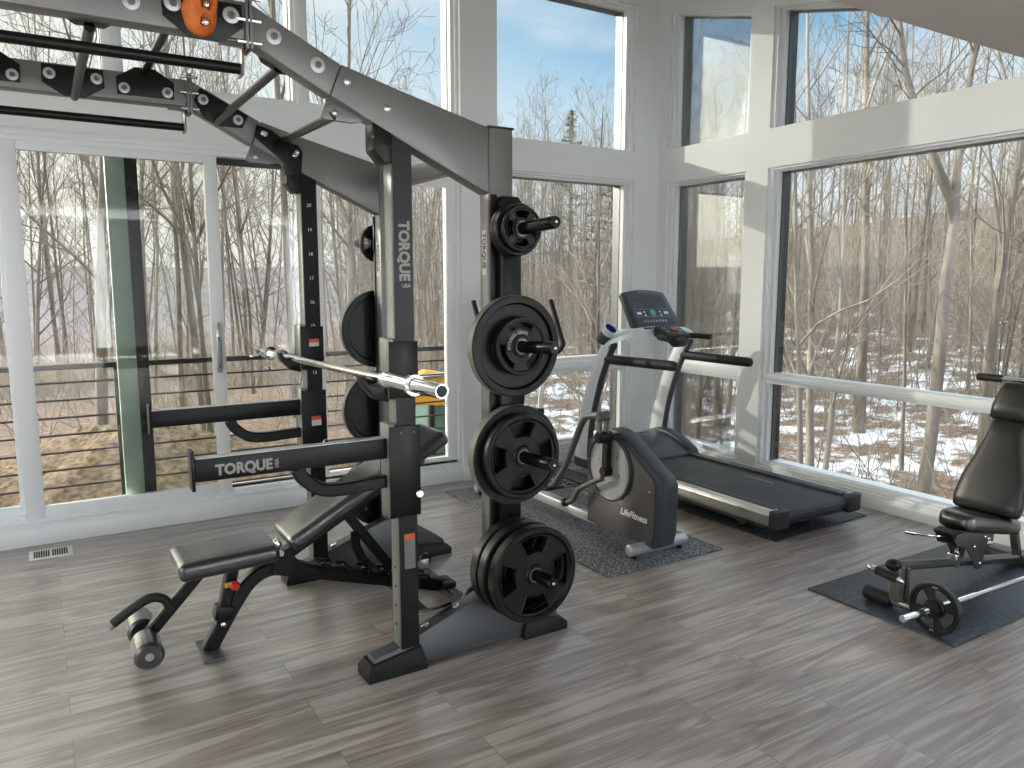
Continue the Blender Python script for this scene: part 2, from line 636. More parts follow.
def frame_m(o, x, y):
    """matrix with origin o and text axes x, y"""
    x, y = Vector(x).normalized(), Vector(y).normalized()
    z = x.cross(y)
    return Matrix(((x.x, y.x, z.x, o[0]), (x.y, y.y, z.y, o[1]), (x.z, y.z, z.z, o[2]), (0, 0, 0, 1)))


def arc_pts(c, r, a0, a1, n, plane='xz', k=0.0):
    out = []
    for i in range(n + 1):
        a = R(a0 + (a1 - a0) * i / n)
        u, v = c[0] + r * math.cos(a), c[1] + r * math.sin(a)
        out.append({'xz': (u, k, v), 'yz': (k, u, v), 'xy': (u, v, k)}[plane])
    return out


def smooth_path(pts, n=5):
    """Catmull-Rom through the points"""
    P = [Vector(p) for p in pts]
    P = [P[0] * 2 - P[1]] + P + [P[-1] * 2 - P[-2]]
    out = []
    for i in range(1, len(P) - 2):
        for k in range(n):
            t = k / n
            a, b, c, d = P[i - 1], P[i], P[i + 1], P[i + 2]
            out.append(0.5 * ((2 * b) + (c - a) * t + (2 * a - 5 * b + 4 * c - d) * t * t + (3 * b - a - 3 * c + d) * t ** 3))
    out.append(P[-2])
    return [tuple(v) for v in out]

# ================================================================== THE ROOM
YA, XD = 5.31, 4.88          # inner faces of the sliding-door wall and the right-hand wall
YB = 5.40                    # the wall right of the pilaster stands a little further out
WT = 0.20
XL, YR = -3.0, -3.5
HD0, HD1 = 2.43, 2.74        # header between the lower and the upper windows


def zc(y):                   # underside of the sloping ceiling
    return 3.70 + 0.239 * (y - 4.40) + 0.16


fl = MB().bx(XL - 0.2, XD + 0.2, YR - 0.2, 5.62, -0.12, 0.0).build('floor', FLOORM, kind='structure')

# ---- back wall (with the sliding doors): solid pieces between openings
UP1 = 3.86
m = MB()
m.bx(XL - 0.2, 2.80, YA, YA + WT, -0.12, 0.13)
m.bx(XL - 0.2, 2.80, YA, YA + WT, HD0 - 0.02, HD1)
m.bx(XL - 0.2, 2.80, YA, YA + WT, UP1, 4.3)
m.bx(XL - 0.2, -2.55, YA, YA + WT, HD1, UP1)
m.bx(XL - 0.2, -1.40, YA, YA + WT, 0.13, HD0 - 0.02)  # unseen infill in place of glass, added to keep sun off the near floor
for x in (-0.61, 0.485, 1.62):
    m.bx(x - 0.012, x + 0.012, YA + 0.012, YA + WT, HD1, UP1)
m.bx(2.80, 3.12, YA - 0.02, YB + WT, 0.0, 4.3)                 # pilaster
m.bx(3.12, 4.60, YB, YB + WT, -0.12, 0.13)
m.bx(3.12, 4.60, YB, YB + WT, 2.465, 2.715)
m.bx(3.12, 4.60, YB, YB + WT, 3.94, 4.3)
m.bx(4.60, XD + 0.001, YB, YB + WT, -0.12, 4.3)
m.build('wall_back', WALL, kind='structure')

# ---- right wall
m = MB()
for y0, y1 in ((5.28, YB + WT), (4.16, 4.37), (1.15, 1.45), (YR - 0.2, -2.2)):
    m.bx(XD, XD + WT, y0, y1, -0.12, 4.4)
for y0, y1 in ((4.37, 5.28), (1.45, 4.16), (-2.2, 1.15)):
    m.bx(XD, XD + WT, y0, y1, -0.12, 0.10)
    m.bx(XD, XD + WT, y0, y1, HD0 + 0.015, HD1 if y0 > 0 else 4.4)
    if y0 > 0:
        m.prism([(y0, zc(y0) - 0.17), (y1, zc(y1) - 0.17), (y1, 4.4), (y0, 4.4)], 'x', XD, XD + WT)
m.build('wall_right', WALL, kind='structure')

# ---- left and rear walls, each with wide window openings (never in the picture)
m = MB()
m.bx(XL - 0.2, XL, YR - 0.2, YA, -0.12, 0.35)
m.bx(XL - 0.2, XL, YR - 0.2, YA, 2.6, 4.3)
for y0, y1 in ((YR - 0.2, -1.0), (1.5, 1.7), (4.3, YA)):
    m.bx(XL - 0.2, XL, y0, y1, 0.35, 2.6)
m.build('wall_left', WALL, kind='structure')
m = MB()
m.bx(XL - 0.2, XD + 0.2, YR - 0.2, YR, -0.12, 0.4)
m.bx(XL - 0.2, XD + 0.2, YR - 0.2, YR, 2.6, 4.3)
for x0, x1 in ((XL - 0.2, -2.2), (0.8, 1.0), (4.0, XD + 0.2)):
    m.bx(x0, x1, YR - 0.2, YR, 0.4, 2.6)
m.build('wall_rear', WALL, kind='structure')

# ---- sloping ceiling over the windows, and the low ceiling whose edge shows top right
m = MB()
y0, y1 = 2.0, YB + WT
m.prism([(y0, zc(y0)), (y1, zc(y1)), (y1, zc(y1) + 0.15), (y0, zc(y0) + 0.15)], 'x', XL - 0.2, XD + 0.2)
m.build('ceiling', WALL, kind='structure')
m = MB()
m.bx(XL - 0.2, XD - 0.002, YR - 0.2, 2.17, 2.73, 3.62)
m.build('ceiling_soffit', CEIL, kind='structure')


def win_rect(name, plane, a0, a1, z0, z1, at, rail=None, glass=GLASS, steps=((0.05, 0.02, 0.20), (0.05, 0.055, 0.20)), top_fn=None, dark=0.004, fb=1.0, ft=1.0):
    """a window: stepped white frame, dark gasket, pane.  plane 'y': a = x, wall face at y = at; 'x': a = y, face at x = at."""
    st = structure(name, ((a0 + a1) / 2, at, z0) if plane == 'y' else (at, (a0 + a1) / 2, z0))

    def poly(k):
        if top_fn:
            return [(a0 + k, z0 + k * fb), (a1 - k, z0 + k * fb), (a1 - k, top_fn(a1) - k * ft), (a0 + k, top_fn(a0) - k * ft)]
        return [(a0 + k, z0 + k * fb), (a1 - k, z0 + k * fb), (a1 - k, z1 - k * ft), (a0 + k, z1 - k * ft)]

    def ring(mb, k0, k1, d0, d1, edges=(0, 1, 2, 3)):
        po, pi = poly(k0), poly(k1)
        b = bmesh.new()
        vs = []
        for d in (d0, d1):
            for P in (po, pi):
                vs.append([b.verts.new((p[0], at + d, p[1]) if plane == 'y' else (at + d, p[0], p[1])) for p in P])
        o0, i0, o1, i1 = vs
        for j in edges:
            j2 = (j + 1) % 4
            b.faces.new((o0[j], o0[j2], i0[j2], i0[j]))
            b.faces.new((o1[j], i1[j], i1[j2], o1[j2]))
            b.faces.new((i0[j], i0[j2], i1[j2], i1[j]))
            b.faces.new((o0[j], o1[j], o1[j2], o0[j2]))
        bmesh.ops.recalc_face_normals(b, faces=b.faces)
        mb._merge(b)
    mb = MB()
    k = 0.0
    for wd, d0, d1 in [(a_, b_, 0.106) for a_, b_, c_ in steps]:
        ring(mb, k - 0.004, k + wd, d0, d1)
        k += wd
    if rail:
        d = steps[0][1] + 0.01
        if plane == 'y':
            mb.bx(a0, a1, at + d, at + 0.17, rail[0], rail[1], 0.004)
            mb.bx(a0, a1, at + d - 0.015, at + d + 0.02, rail[0] + 0.03, rail[1] - 0.03, 0.004)
        else:
            mb.bx(at + d, at + 0.17, a0, a1, rail[0], rail[1], 0.004)
            mb.bx(at + d - 0.012, at + d + 0.02, a0, a1, rail[0] + 0.02, rail[1] - 0.02, 0.004)
    mb.build('window_frame', TRIM, st)
    mb = MB()
    ring(mb, k - 0.010, k + dark, 0.107, 0.20, (1, 2, 3))
    mb.build('window_gasket', DARKFRAME, st)
    mb = MB()
    ring(mb, k - 0.010, k + 0.002, 0.107, 0.22, (0,))
    mb.build('window_sill', TRIM, st)
    P = poly(k)
    mb = MB()
    mb.prism(P, plane, at + 0.098, at + 0.106)
    mb.build('window_pane', glass, st)
    return st


# upper row over the sliding doors
xs = (-2.55, -0.622, -0.598, 0.473, 0.497, 1.608, 1.632, 2.80)
wn = 1
for i in range(0, 8, 2):
    win_rect('window_%d' % wn, 'y', xs[i], xs[i + 1], HD1, UP1, YA, steps=((0.022, 0.02, 0.2), (0.022, 0.05, 0.2)), dark=0.004)
    wn += 1
# right of the pilaster
SB = ((0.038, 0.02, 0.2), (0.036, 0.055, 0.2))
win_rect('window_5', 'y', 3.12, 4.60, 2.715, 3.94, YB, steps=SB, fb=0.2, ft=0.6)
win_rect('window_6', 'y', 3.12, 4.60, 0.13, 2.465, YB, rail=(0.79, 0.915), steps=SB, fb=0.8, ft=0.5)
# right wall
top = lambda y: zc(y) - 0.17
SD = ((0.030, 0.02, 0.2), (0.028, 0.055, 0.2))
win_rect('window_7', 'x', 4.37, 5.28, HD1, 0, XD, top_fn=top, steps=SD, fb=0.15, ft=0.6)
w8 = win_rect('window_8', 'x', 4.37, 5.28, 0.10, HD0 + 0.015, XD, rail=(0.765, 0.885), steps=SD, fb=0.6, ft=0.5)
win_rect('window_9', 'x', 1.45, 4.16, HD1, 0, XD, top_fn=top, steps=SD, fb=0.15, ft=0.6)
win_rect('window_10', 'x', 1.45, 4.16, 0.10, HD0 + 0.015, XD, rail=(0.775, 0.855), steps=SD, fb=0.6, ft=0.5)
win_rect('window_11', 'x', -2.2, 1.15, 0.10, HD0 + 0.015, XD, rail=(0.775, 0.855))
mb = MB()                                                        # crank handle on the narrow window's sill
mb.box((4.905, 4.74, 0.135), (0.035, 0.10, 0.022), 0.006)
mb.tube([(4.895, 4.76, 0.145), (4.875, 4.73, 0.155), (4.865, 4.69, 0.15)], 0.007, 8)
mb.build('window_handle', LABEL_WHITE, w8)

# ---- trims
m = MB()
m.bx(XL, 2.80, YA - 0.016, YA, 0.0, 0.105, 0.004)
m.bx(2.79, 3.13, YA - 0.034, YA - 0.02, 0.0, 0.105, 0.004)
m.build('baseboard_back', TRIM, kind='structure')
m = MB().bx(3.13, XD, YB - 0.016, YB, 0.0, 0.11, 0.004)
m.build('baseboard_corner', TRIM, kind='structure')
m = MB().bx(XD - 0.014, XD, 1.45, YB, 0.0, 0.085, 0.004)
m.build('baseboard_right', TRIM, kind='structure')
m = MB().bx(XL, 2.80, YA - 0.012, YA + 0.1, 2.405, 2.445, 0.004)
m.build('trim_1', TRIM, kind='structure')

# ---- sliding door set
dr = structure('door_1', (0.5, YA, 0.0))
m = MB()                                                         # outer frame and threshold
m.bx(-1.40, 2.80, YA + 0.0, YA + 0.19, 0.13, 0.15, 0.004)
m.bx(-1.40, 2.80, YA + 0.03, YA + 0.19, 0.15, 0.172, 0.003)
m.bx(-1.40, 2.80, YA + 0.0, YA + 0.19, 2.375, 2.41, 0.004)
m.bx(2.775, 2.80, YA + 0.0, YA + 0.19, 0.15, 2.38, 0.004)
m.build('door_frame', TRIM, dr)


def sash(name, x0, x1, y, sl, sr, zb, zt, mtl, th=0.045, hb=0.075, ht=0.06, z0=0.15, z1=2.385):
    mb = MB()
    mb.bx(x0, x0 + sl, y, y + th, z0, z1, 0.003)
    mb.bx(x1 - sr, x1, y, y + th, z0, z1, 0.003)
    mb.bx(x0 + sl, x1 - sr, y, y + th, z0, z0 + hb, 0.003)
    mb.bx(x0 + sl, x1 - sr, y, y + th, z1 - ht, z1, 0.003)
    pn = mb.build(name, mtl, dr)
    g = MB().bx(x0 + sl - 0.005, x1 - sr + 0.005, y + 0.018, y + 0.026, z0 + hb - 0.005, z1 - ht + 0.005)
    g.build('door_glass', GLASS_D, pn)
    return pn


p2 = sash('sliding_panel', -0.145, 1.045, YA + 0.015, 0.10, 0.08, 0.2, 2.32, TRIM)
m = MB()                                                         # pull handle on the panel's right stile
m.bx(0.985, 1.015, YA - 0.005, YA + 0.016, 0.98, 1.31, 0.004)
m.build('handle_plate', ALU, p2)
m = MB()
m.tube([(1.002, YA - 0.004, 1.02), (1.002, YA - 0.035, 1.04), (1.002, YA - 0.035, 1.19), (1.002, YA - 0.004, 1.21)], 0.009, 8)
m.build('door_handle', STEEL_GREY, p2)
sash('fixed_panel', -1.4, -0.09, YA + 0.085, 0.1, 0.08, 0.2, 2.32, TRIM)
# the panel behind: its stile shows grey-green with a black seal, its head and foot dark
m = MB()
m.bx(0.405, 0.515, YA + 0.085, YA + 0.13, 0.15, 2.385, 0.003)
ps = m.build('outer_stile', GREENFRAME, dr, label='grey-green stile of the outer door panel')
m = MB()
m.bx(0.515, 0.585, YA + 0.080, YA + 0.14, 0.15, 2.385, 0.003)
m.bx(0.585, 1.69, YA + 0.085, YA + 0.13, 2.335, 2.385, 0.003)
m.bx(0.585, 1.69, YA + 0.085, YA + 0.13, 0.15, 0.185, 0.003)
m.build('outer_sash', DARKFRAME, dr, label='black sash edge of the outer door panel')
MB().bx(0.58, 1.69, YA + 0.10, YA + 0.108, 0.18, 2.34).build('door_glass', GLASS_D, dr)
sash('fixed_panel', 1.665, 2.78, YA + 0.03, 0.06, 0.085, 0.2, 2.32, TRIM, ht=0.10, hb=0.05)

# ---- floor vent by the sliding door
vent = thing('floor_vent', 'small white louvred floor register set in the floor before the sliding door', 'floor vent', (-0.03, 5.09, 0))
m = MB()
m.bx(-0.142, 0.077, 5.005, 5.178, 0.0, 0.006, 0.002)
m.build('vent_frame', VENTM, vent)
m = MB()
for x0 in (-0.118, -0.026):
    for k in range(7):
        m.bx(x0 + k * 0.0117, x0 + k * 0.0117 + 0.0075, 5.03, 5.153, 0.0055, 0.0072)
m.build('vent_slots', DARKHOLE, vent)

# ================================================================== OUTSIDE
DECKZ = -0.08
dk = MB().bx(-3.0, 3.4, YA + WT, 6.55, DECKZ - 0.18, DECKZ, 0.01).build('deck_floor', DECK, kind='structure')
rl = thing('deck_railing', 'black metal railing with thin horizontal rods along the deck outside the sliding doors', 'railing', (0.4, 6.4, DECKZ))
MB().bx(-3.0, 3.35, 6.375, 6.425, 0.945, 0.985, 0.006).build('top_rail', RAILBLACK, rl)
for x in (-2.95, -1.3, 0.47, 1.9, 3.32):
    MB().bx(x - 0.022, x + 0.022, 6.378, 6.422, DECKZ, 0.95, 0.003).build('post', RAILBLACK, rl)
for k in range(8):
    z = 0.85 - 0.128 * k
    MB().cyl((-2.95, 6.4, z), (3.32, 6.4, z), 0.008, 8).build('rod', RAILBLACK, rl)


def sstep(a, b, t):
    t = max(0.0, min(1.0, (t - a) / (b - a)))
    return t * t * (3 - 2 * t)


def nz2(x, y, s):
    return (math.sin(x * 1.7 / s + 1.3) * math.cos(y * 1.3 / s - 0.7) + 0.5 * math.sin(x * 3.9 / s - y * 2.7 / s) + 0.25 * math.sin(x * 8.1 / s + y * 6.3 / s + 2)) / 1.75


def ground(x, y):
    r = math.hypot(x, y)
    az = math.degrees(math.atan2(x, y))
    t = sstep(19, 42, az)
    rt = r
    right = -2.75 + 8.6 * sstep(14, 80, rt) * (1 + 0.30 * sstep(45, 70, az)) + 9 * sstep(80, 300, rt)
    left = -1.0 - 4.5 * sstep(13, 60, r) + 13.0 * sstep(150, 330, r) + 1.2 * nz2(x, y, 90) * sstep(100, 300, r)
    back = -1.4
    z = left * (1 - t) + right * t
    if az < -60 or az > 110:
        z = back
    return z + 0.10 * nz2(x, y, 2.2) * min(1, r / 14) + 0.25 * nz2(x, y, 7) * sstep(12, 30, r)


def ground_material():
    m = bpy.data.materials.new('leaf_litter_and_snow')
    m.use_nodes = True
    t = m.node_tree
    p = t.nodes['Principled BSDF']
    p.inputs['Roughness'].default_value = 0.9
    tcn = N(t, 'ShaderNodeTexCoord')
    n1 = N(t, 'ShaderNodeTexNoise', Scale=7.0, Detail=8.0, Roughness=0.7)
    t.links.new(tcn.outputs['Object'], n1.inputs['Vector'])
    leaf = ramp(t, n1.outputs['Fac'], [(0.32, lin(72, 57, 47)), (0.5, lin(114, 94, 79)), (0.66, lin(154, 133, 115))])
    n2 = N(t, 'ShaderNodeTexNoise', Scale=0.9, Detail=9.0, Roughness=0.72)
    t.links.new(tcn.outputs['Object'], n2.inputs['Vector'])
    # snow lies in patches in the wood on the right-hand side, mostly from 15 m out
    sp = N(t, 'ShaderNodeSeparateXYZ')
    t.links.new(tcn.outputs['Object'], sp.inputs[0])
    ln = N(t, 'ShaderNodeVectorMath', operation='LENGTH')
    t.links.new(tcn.outputs['Object'], ln.inputs[0])
    band = ramp(t, None, [(0.0, (0.35, 0.35, 0.35, 1)), (0.30, (0.42, 0.42, 0.42, 1)), (0.40, (0.55, 0.55, 0.55, 1)), (0.62, (0.54, 0.54, 0.54, 1)), (0.8, (0.42, 0.42, 0.42, 1)), (0.95, (0.38, 0.38, 0.38, 1))])
    dv = N(t, 'ShaderNodeMath', operation='DIVIDE')
    dv.inputs[1].default_value = 50.0
    t.links.new(ln.outputs['Value'], dv.inputs[0])
    t.links.new(dv.outputs[0], band.inputs['Fac'])
    side = N(t, 'ShaderNodeMapRange')
    side.inputs['From Min'].default_value = 4.0
    side.inputs['From Max'].default_value = 9.0
    side.inputs['To Min'].default_value = -0.25
    side.inputs['To Max'].default_value = 0.0
    t.links.new(sp.outputs['X'], side.inputs[0])
    ad = N(t, 'ShaderNodeMath', operation='ADD')
    t.links.new(n2.outputs['Fac'], ad.inputs[0])
    t.links.new(band.outputs[0], ad.inputs[1])
    ad2 = N(t, 'ShaderNodeMath', operation='ADD')
    t.links.new(ad.outputs[0], ad2.inputs[0])
    t.links.new(side.outputs[0], ad2.inputs[1])
    sn = ramp(t, ad2.outputs[0], [(0.0, (0, 0, 0, 1)), (0.98, (0, 0, 0, 1)), (1.0, (1, 1, 1, 1))])
    sn2 = N(t, 'ShaderNodeMapRange')
    sn2.inputs['From Min'].default_value = 1.03
    sn2.inputs['From Max'].default_value = 1.13
    t.links.new(ad2.outputs[0], sn2.inputs[0])
    col = mixc(t, sn2.outputs[0], leaf.outputs[0], lin(232, 236, 242))
    # the far hillside is all bare twigs: a mauve grey-brown
    far = N(t, 'ShaderNodeMapRange')
    far.inputs['From Min'].default_value = 45.0
    far.inputs['From Max'].default_value = 130.0
    t.links.new(ln.outputs['Value'], far.inputs[0])
    n3 = N(t, 'ShaderNodeTexNoise', Scale=0.12, Detail=8.0, Roughness=0.7)
    t.links.new(tcn.outputs['Object'], n3.inputs['Vector'])
    hill = ramp(t, n3.outputs['Fac'], [(0.3, lin(82, 75, 69)), (0.7, lin(116, 107, 99))])
    nrm = N(t, 'ShaderNodeVectorMath', operation='NORMALIZE')
    t.links.new(tcn.outputs['Object'], nrm.inputs[0])
    sp2_ = N(t, 'ShaderNodeSeparateXYZ')
    t.links.new(nrm.outputs[0], sp2_.inputs[0])
    mv = N(t, 'ShaderNodeMapRange')
    mv.inputs['From Min'].default_value = 0.30
    mv.inputs['From Max'].default_value = 0.62
    t.links.new(sp2_.outputs['X'], mv.inputs[0])
    mauve = ramp(t, n3.outputs['Fac'], [(0.3, lin(92, 87, 91)), (0.7, lin(120, 115, 119))])
    hc = mixc(t, mv.outputs[0], mauve.outputs[0], hill.outputs[0])
    col = mixc(t, far.outputs[0], col, hc)
    t.links.new(col, p.inputs['Base Color'])
    b = N(t, 'ShaderNodeBump', Strength=0.6, Distance=0.05)
    t.links.new(n1.outputs['Fac'], b.inputs['Height'])
    t.links.new(b.outputs[0], p.inputs['Normal'])
    return m


bmg = bmesh.new()
rads = [5.0, 6, 7, 8, 9, 10, 11, 12, 13.5, 15, 17, 19, 21, 23.5, 26, 29, 32, 36, 40, 45, 50, 56, 63, 71, 80, 92, 105, 120, 140, 165, 195, 230, 265, 300, 340, 400, 480]
azs = [a * 1.5 for a in range(-60, 82)]
G = [[bmg.verts.new((r * math.sin(R(a)), r * math.cos(R(a)), ground(r * math.sin(R(a)), r * math.cos(R(a))) if r > 7.5 else -2.9)) for a in azs] for r in rads]
for i in range(len(rads) - 1):
    for j in range(len(azs) - 1):
        bmg.faces.new((G[i][j], G[i][j + 1], G[i + 1][j + 1], G[i + 1][j]))
mbg = MB()
mbg._merge(bmg)
mbg.build('ground', ground_material(), kind='structure', ang=60)

# ---- mound of dug earth beyond the deck
MULCH = mat('dug_earth', (112, 94, 72), 0.95, noise=0.7, nscale=13, bump=1.0, bscale=34)
bmm = bmesh.new()
nx, ny = 200, 70
vg = []
mr_ = random.Random(3)
for i in range(nx + 1):
    row = []
    for j in range(ny + 1):
        x = -7.0 + 13.0 * i / nx
        y = 7.6 + 4.6 * j / ny
        g = ground(x, y) - 0.15
        e = math.sin(math.pi * j / ny) ** 0.7
        ridge = 0.74 + 0.16 * math.sin(x * 0.9 + 0.6) + 0.10 * math.sin(x * 2.3) - 0.05 * max(0, x - 1.5) - 0.30 * sstep(2.4, 4.5, x)
        en = sstep(0, 6, i) * sstep(0, 10, nx - i)
        h = e * en * ridge
        z = g + h + (0.05 * nz2(x, y, 0.55) + 0.028 * nz2(x + 9, y - 4, 0.21) + mr_.uniform(-0.032, 0.032)) * en * e
        row.append(bmm.verts.new((x, y, z)))
    vg.append(row)
for i in range(nx):
    for j in range(ny):
        bmm.faces.new((vg[i][j], vg[i + 1][j], vg[i + 1][j + 1], vg[i][j + 1]))
mbm = MB()
mbm._merge(bmm)
tag(mbm.build('earth_mound', MULCH, ang=80), 'long heap of loose brown earth beyond the deck railing', 'earth mound')

# ---- small yellow excavator parked beyond the railing
ex = (4.22, 8.95)
ez = ground(*ex) + 0.36
exc = thing('excavator', 'small yellow tracked excavator parked beyond the deck railing', 'excavator', (ex[0], ex[1], ez))


def E(dx, dy, dz):
    return (ex[0] + dx, ex[1] + dy, ez + dz)


for s in (-0.42, 0.42):
    mb = MB()
    pts = [E(-0.55, s, .19)]
    sec = []
    for k in range(20):
        a = 2 * math.pi * k / 20
        sec.append((ex[0] + (0.42 if math.cos(a) > 0 else -0.42) + 0.16 * math.cos(a), ez + 0.19 + 0.19 * math.sin(a)))
    mb.prism(sec, 'y', ex[1] + s - 0.13, ex[1] + s + 0.13)
    for k in range(14):
        mb.bx(ex[0] - 0.5 + k * 0.075, ex[0] - 0.46 + k * 0.075, ex[1] + s - 0.135, ex[1] + s + 0.135, ez - 0.01, ez + 0.395)
    mb.build('track', RUBBER, exc)
mb = MB()
mb.box(E(0.0, 0, 0.47), (0.9, 0.8, 0.16), 0.03)
mb.box(E(0.30, 0.25, 0.72), (0.62, 0.55, 0.42), 0.08, seg=3)
mb.build('body', EXC_YELLOW, exc)
mb = MB()
mb.box(E(-0.78, 0, 0.17), (0.06, 1.1, 0.3), 0.02)
mb.box(E(-0.6, 0, 0.2), (0.35, 0.12, 0.08), 0.02)
mb.build('blade', EXC_YELLOW, exc)
mb = MB()
for x, y in ((-0.15, -0.4), (0.45, -0.4), (-0.15, 0.4), (0.45, 0.4)):
    mb.box(E(x, y, 0.83), (0.06, 0.06, 0.95), 0.01)
mb.box(E(0.15, 0, 1.30), (0.72, 0.92, 0.06), 0.02)
mb.build('cab_frame', RAILBLACK, exc)
mb = MB()
mb.box(E(0.15, 0, 0.83), (0.52, 0.94, 0.88), 0.01)
mb.build('cab_glass', EXC_GLASS, exc)
mb = MB()
bm_p = [(-0.60, 1.28), (-0.30, 1.47), (-0.10, 1.44), (0.85, 0.98), (0.85, 0.66), (0.45, 0.80), (0.0, 1.02), (-0.50, 1.06)]
mb.prism([(ex[0] + x, ez + z) for x, z in bm_p], 'y', ex[1] - 0.62, ex[1] - 0.46, 0.015)
boom = mb.build('boom', EXC_YELLOW, exc)
MB().cyl(E(-0.55, -0.66, 1.40), E(0.30, -0.66, 1.42), 0.03, 12).build('hydraulic_ram', CHROME, boom)
MB().bx(ex[0] - 0.44, ex[0] - 0.14, ex[1] - 0.632, ex[1] - 0.618, ez + 1.17, ez + 1.33).build('decal', RAILBLACK, boom)
text('lettering', 'CAT', 0.12, frame_m((ex[0] - 0.41, ex[1] - 0.634, ez + 1.20), (1, 0, 0), (0, 0, 1)), EXC_YELLOW, boom, bold=0.004)

# ---- trees


def bark(name, lo, hi, sc=8.0):
    m = mat(name, lo, 0.9, noise=0.0)
    t = m.node_tree
    p = t.nodes['Principled BSDF']
    tcn = N(t, 'ShaderNodeTexCoord')
    mpn = N(t, 'ShaderNodeMapping')
    mpn.inputs['Scale'].default_value = (1, 1, 0.16)
    t.links.new(tcn.outputs['Object'], mpn.inputs[0])
    nz = N(t, 'ShaderNodeTexNoise', Scale=sc, Detail=7.0, Roughness=0.65)
    t.links.new(mpn.outputs[0], nz.inputs['Vector'])
    oi = N(t, 'ShaderNodeObjectInfo')
    rp = ramp(t, nz.outputs['Fac'], [(0.35, lin(*lo)), (0.65, lin(*hi))])
    v = ramp(t, oi.outputs['Random'], [(0, (0.56, 0.54, 0.52, 1)), (1, (1.10, 1.09, 1.06, 1))])
    c = mixc(t, 1.0, rp.outputs[0], v.outputs[0], 'MULTIPLY')
    t.links.new(c, p.inputs['Base Color'])
    b = N(t, 'ShaderNodeBump', Strength=0.5, Distance=0.02)
    t.links.new(nz.outputs['Fac'], b.inputs['Height'])
    t.links.new(b.outputs[0], p.inputs['Normal'])
    return m


BARK = bark('grey_brown_bark', (108, 101, 92), (158, 150, 139))
BARK_PALE = bark('pale_bark', (142, 133, 124), (186, 177, 168), 3.0)
TWIG = bark('twig_bark', (126, 118, 107), (160, 151, 140))
TWIG_PALE = bark('pale_twig_bark', (136, 129, 119), (168, 161, 150))
PINE = mat('pine_needles', (96, 100, 76), 0.8, noise=0.25, nscale=4)


class TM:
    """raw tube collector for trees"""

    def __init__(self):
        self.v, self.f = [], []

    def tube(self, P, rs, seg):
        n0 = len(self.v)
        n = len(P)
        up = Vector((0.31, 0.95, 0.05))
        for i in range(n):
            t = (P[min(i + 1, n - 1)] - P[max(i - 1, 0)]).normalized()
            s = t.cross(up)
            if s.length < 0.05:
                s = t.cross(Vector((1, 0, 0)))
            s.normalize()
            u = s.cross(t)
            for k in range(seg):
                a = 2 * math.pi * k / seg
                self.v.append(P[i] + (s * math.cos(a) + u * math.sin(a)) * rs[i])
        for i in range(n - 1):
            for k in range(seg):
                k2 = (k + 1) % seg
                a = n0 + i * seg
                self.f.append((a + k, a + k2, a + seg + k2, a + seg + k))

    def mesh(self, name, material):
        me = bpy.data.meshes.new(name)
        me.from_pydata([tuple(v) for v in self.v], [], self.f)
        me.materials.append(material)
        me.shade_smooth()
        return me


def limb(rg, p, d, L, r, n, wander, lift, taper=0.75):
    P, rs = [p.copy()], [r]
    d = d.normalized()
    for i in range(n):
        d = (d + Vector((rg.gauss(0, wander), rg.gauss(0, wander), rg.gauss(0, wander) + lift))).normalized()
        P.append(P[-1] + d * (L / n))
        rs.append(max(0.0045, r * (1 - taper * (i + 1) / n)))
    return P, rs


def along(P, rs, t):
    x = t * (len(P) - 1)
    i = min(int(x), len(P) - 2)
    f = x - i
    return P[i].lerp(P[i + 1], f), rs[i] * (1 - f) + rs[i + 1] * f, (P[i + 1] - P[i]).normalized()


def side_dir(rg, d, ang):
    a = rg.uniform(0, 2 * math.pi)
    s = d.cross(Vector((math.cos(a), math.sin(a), 0.1)))
    if s.length < 0.05:
        s = d.cross(Vector((1, 0, 0)))
    s.normalize()
    return (d * math.cos(ang) + s * math.sin(ang)).normalized()


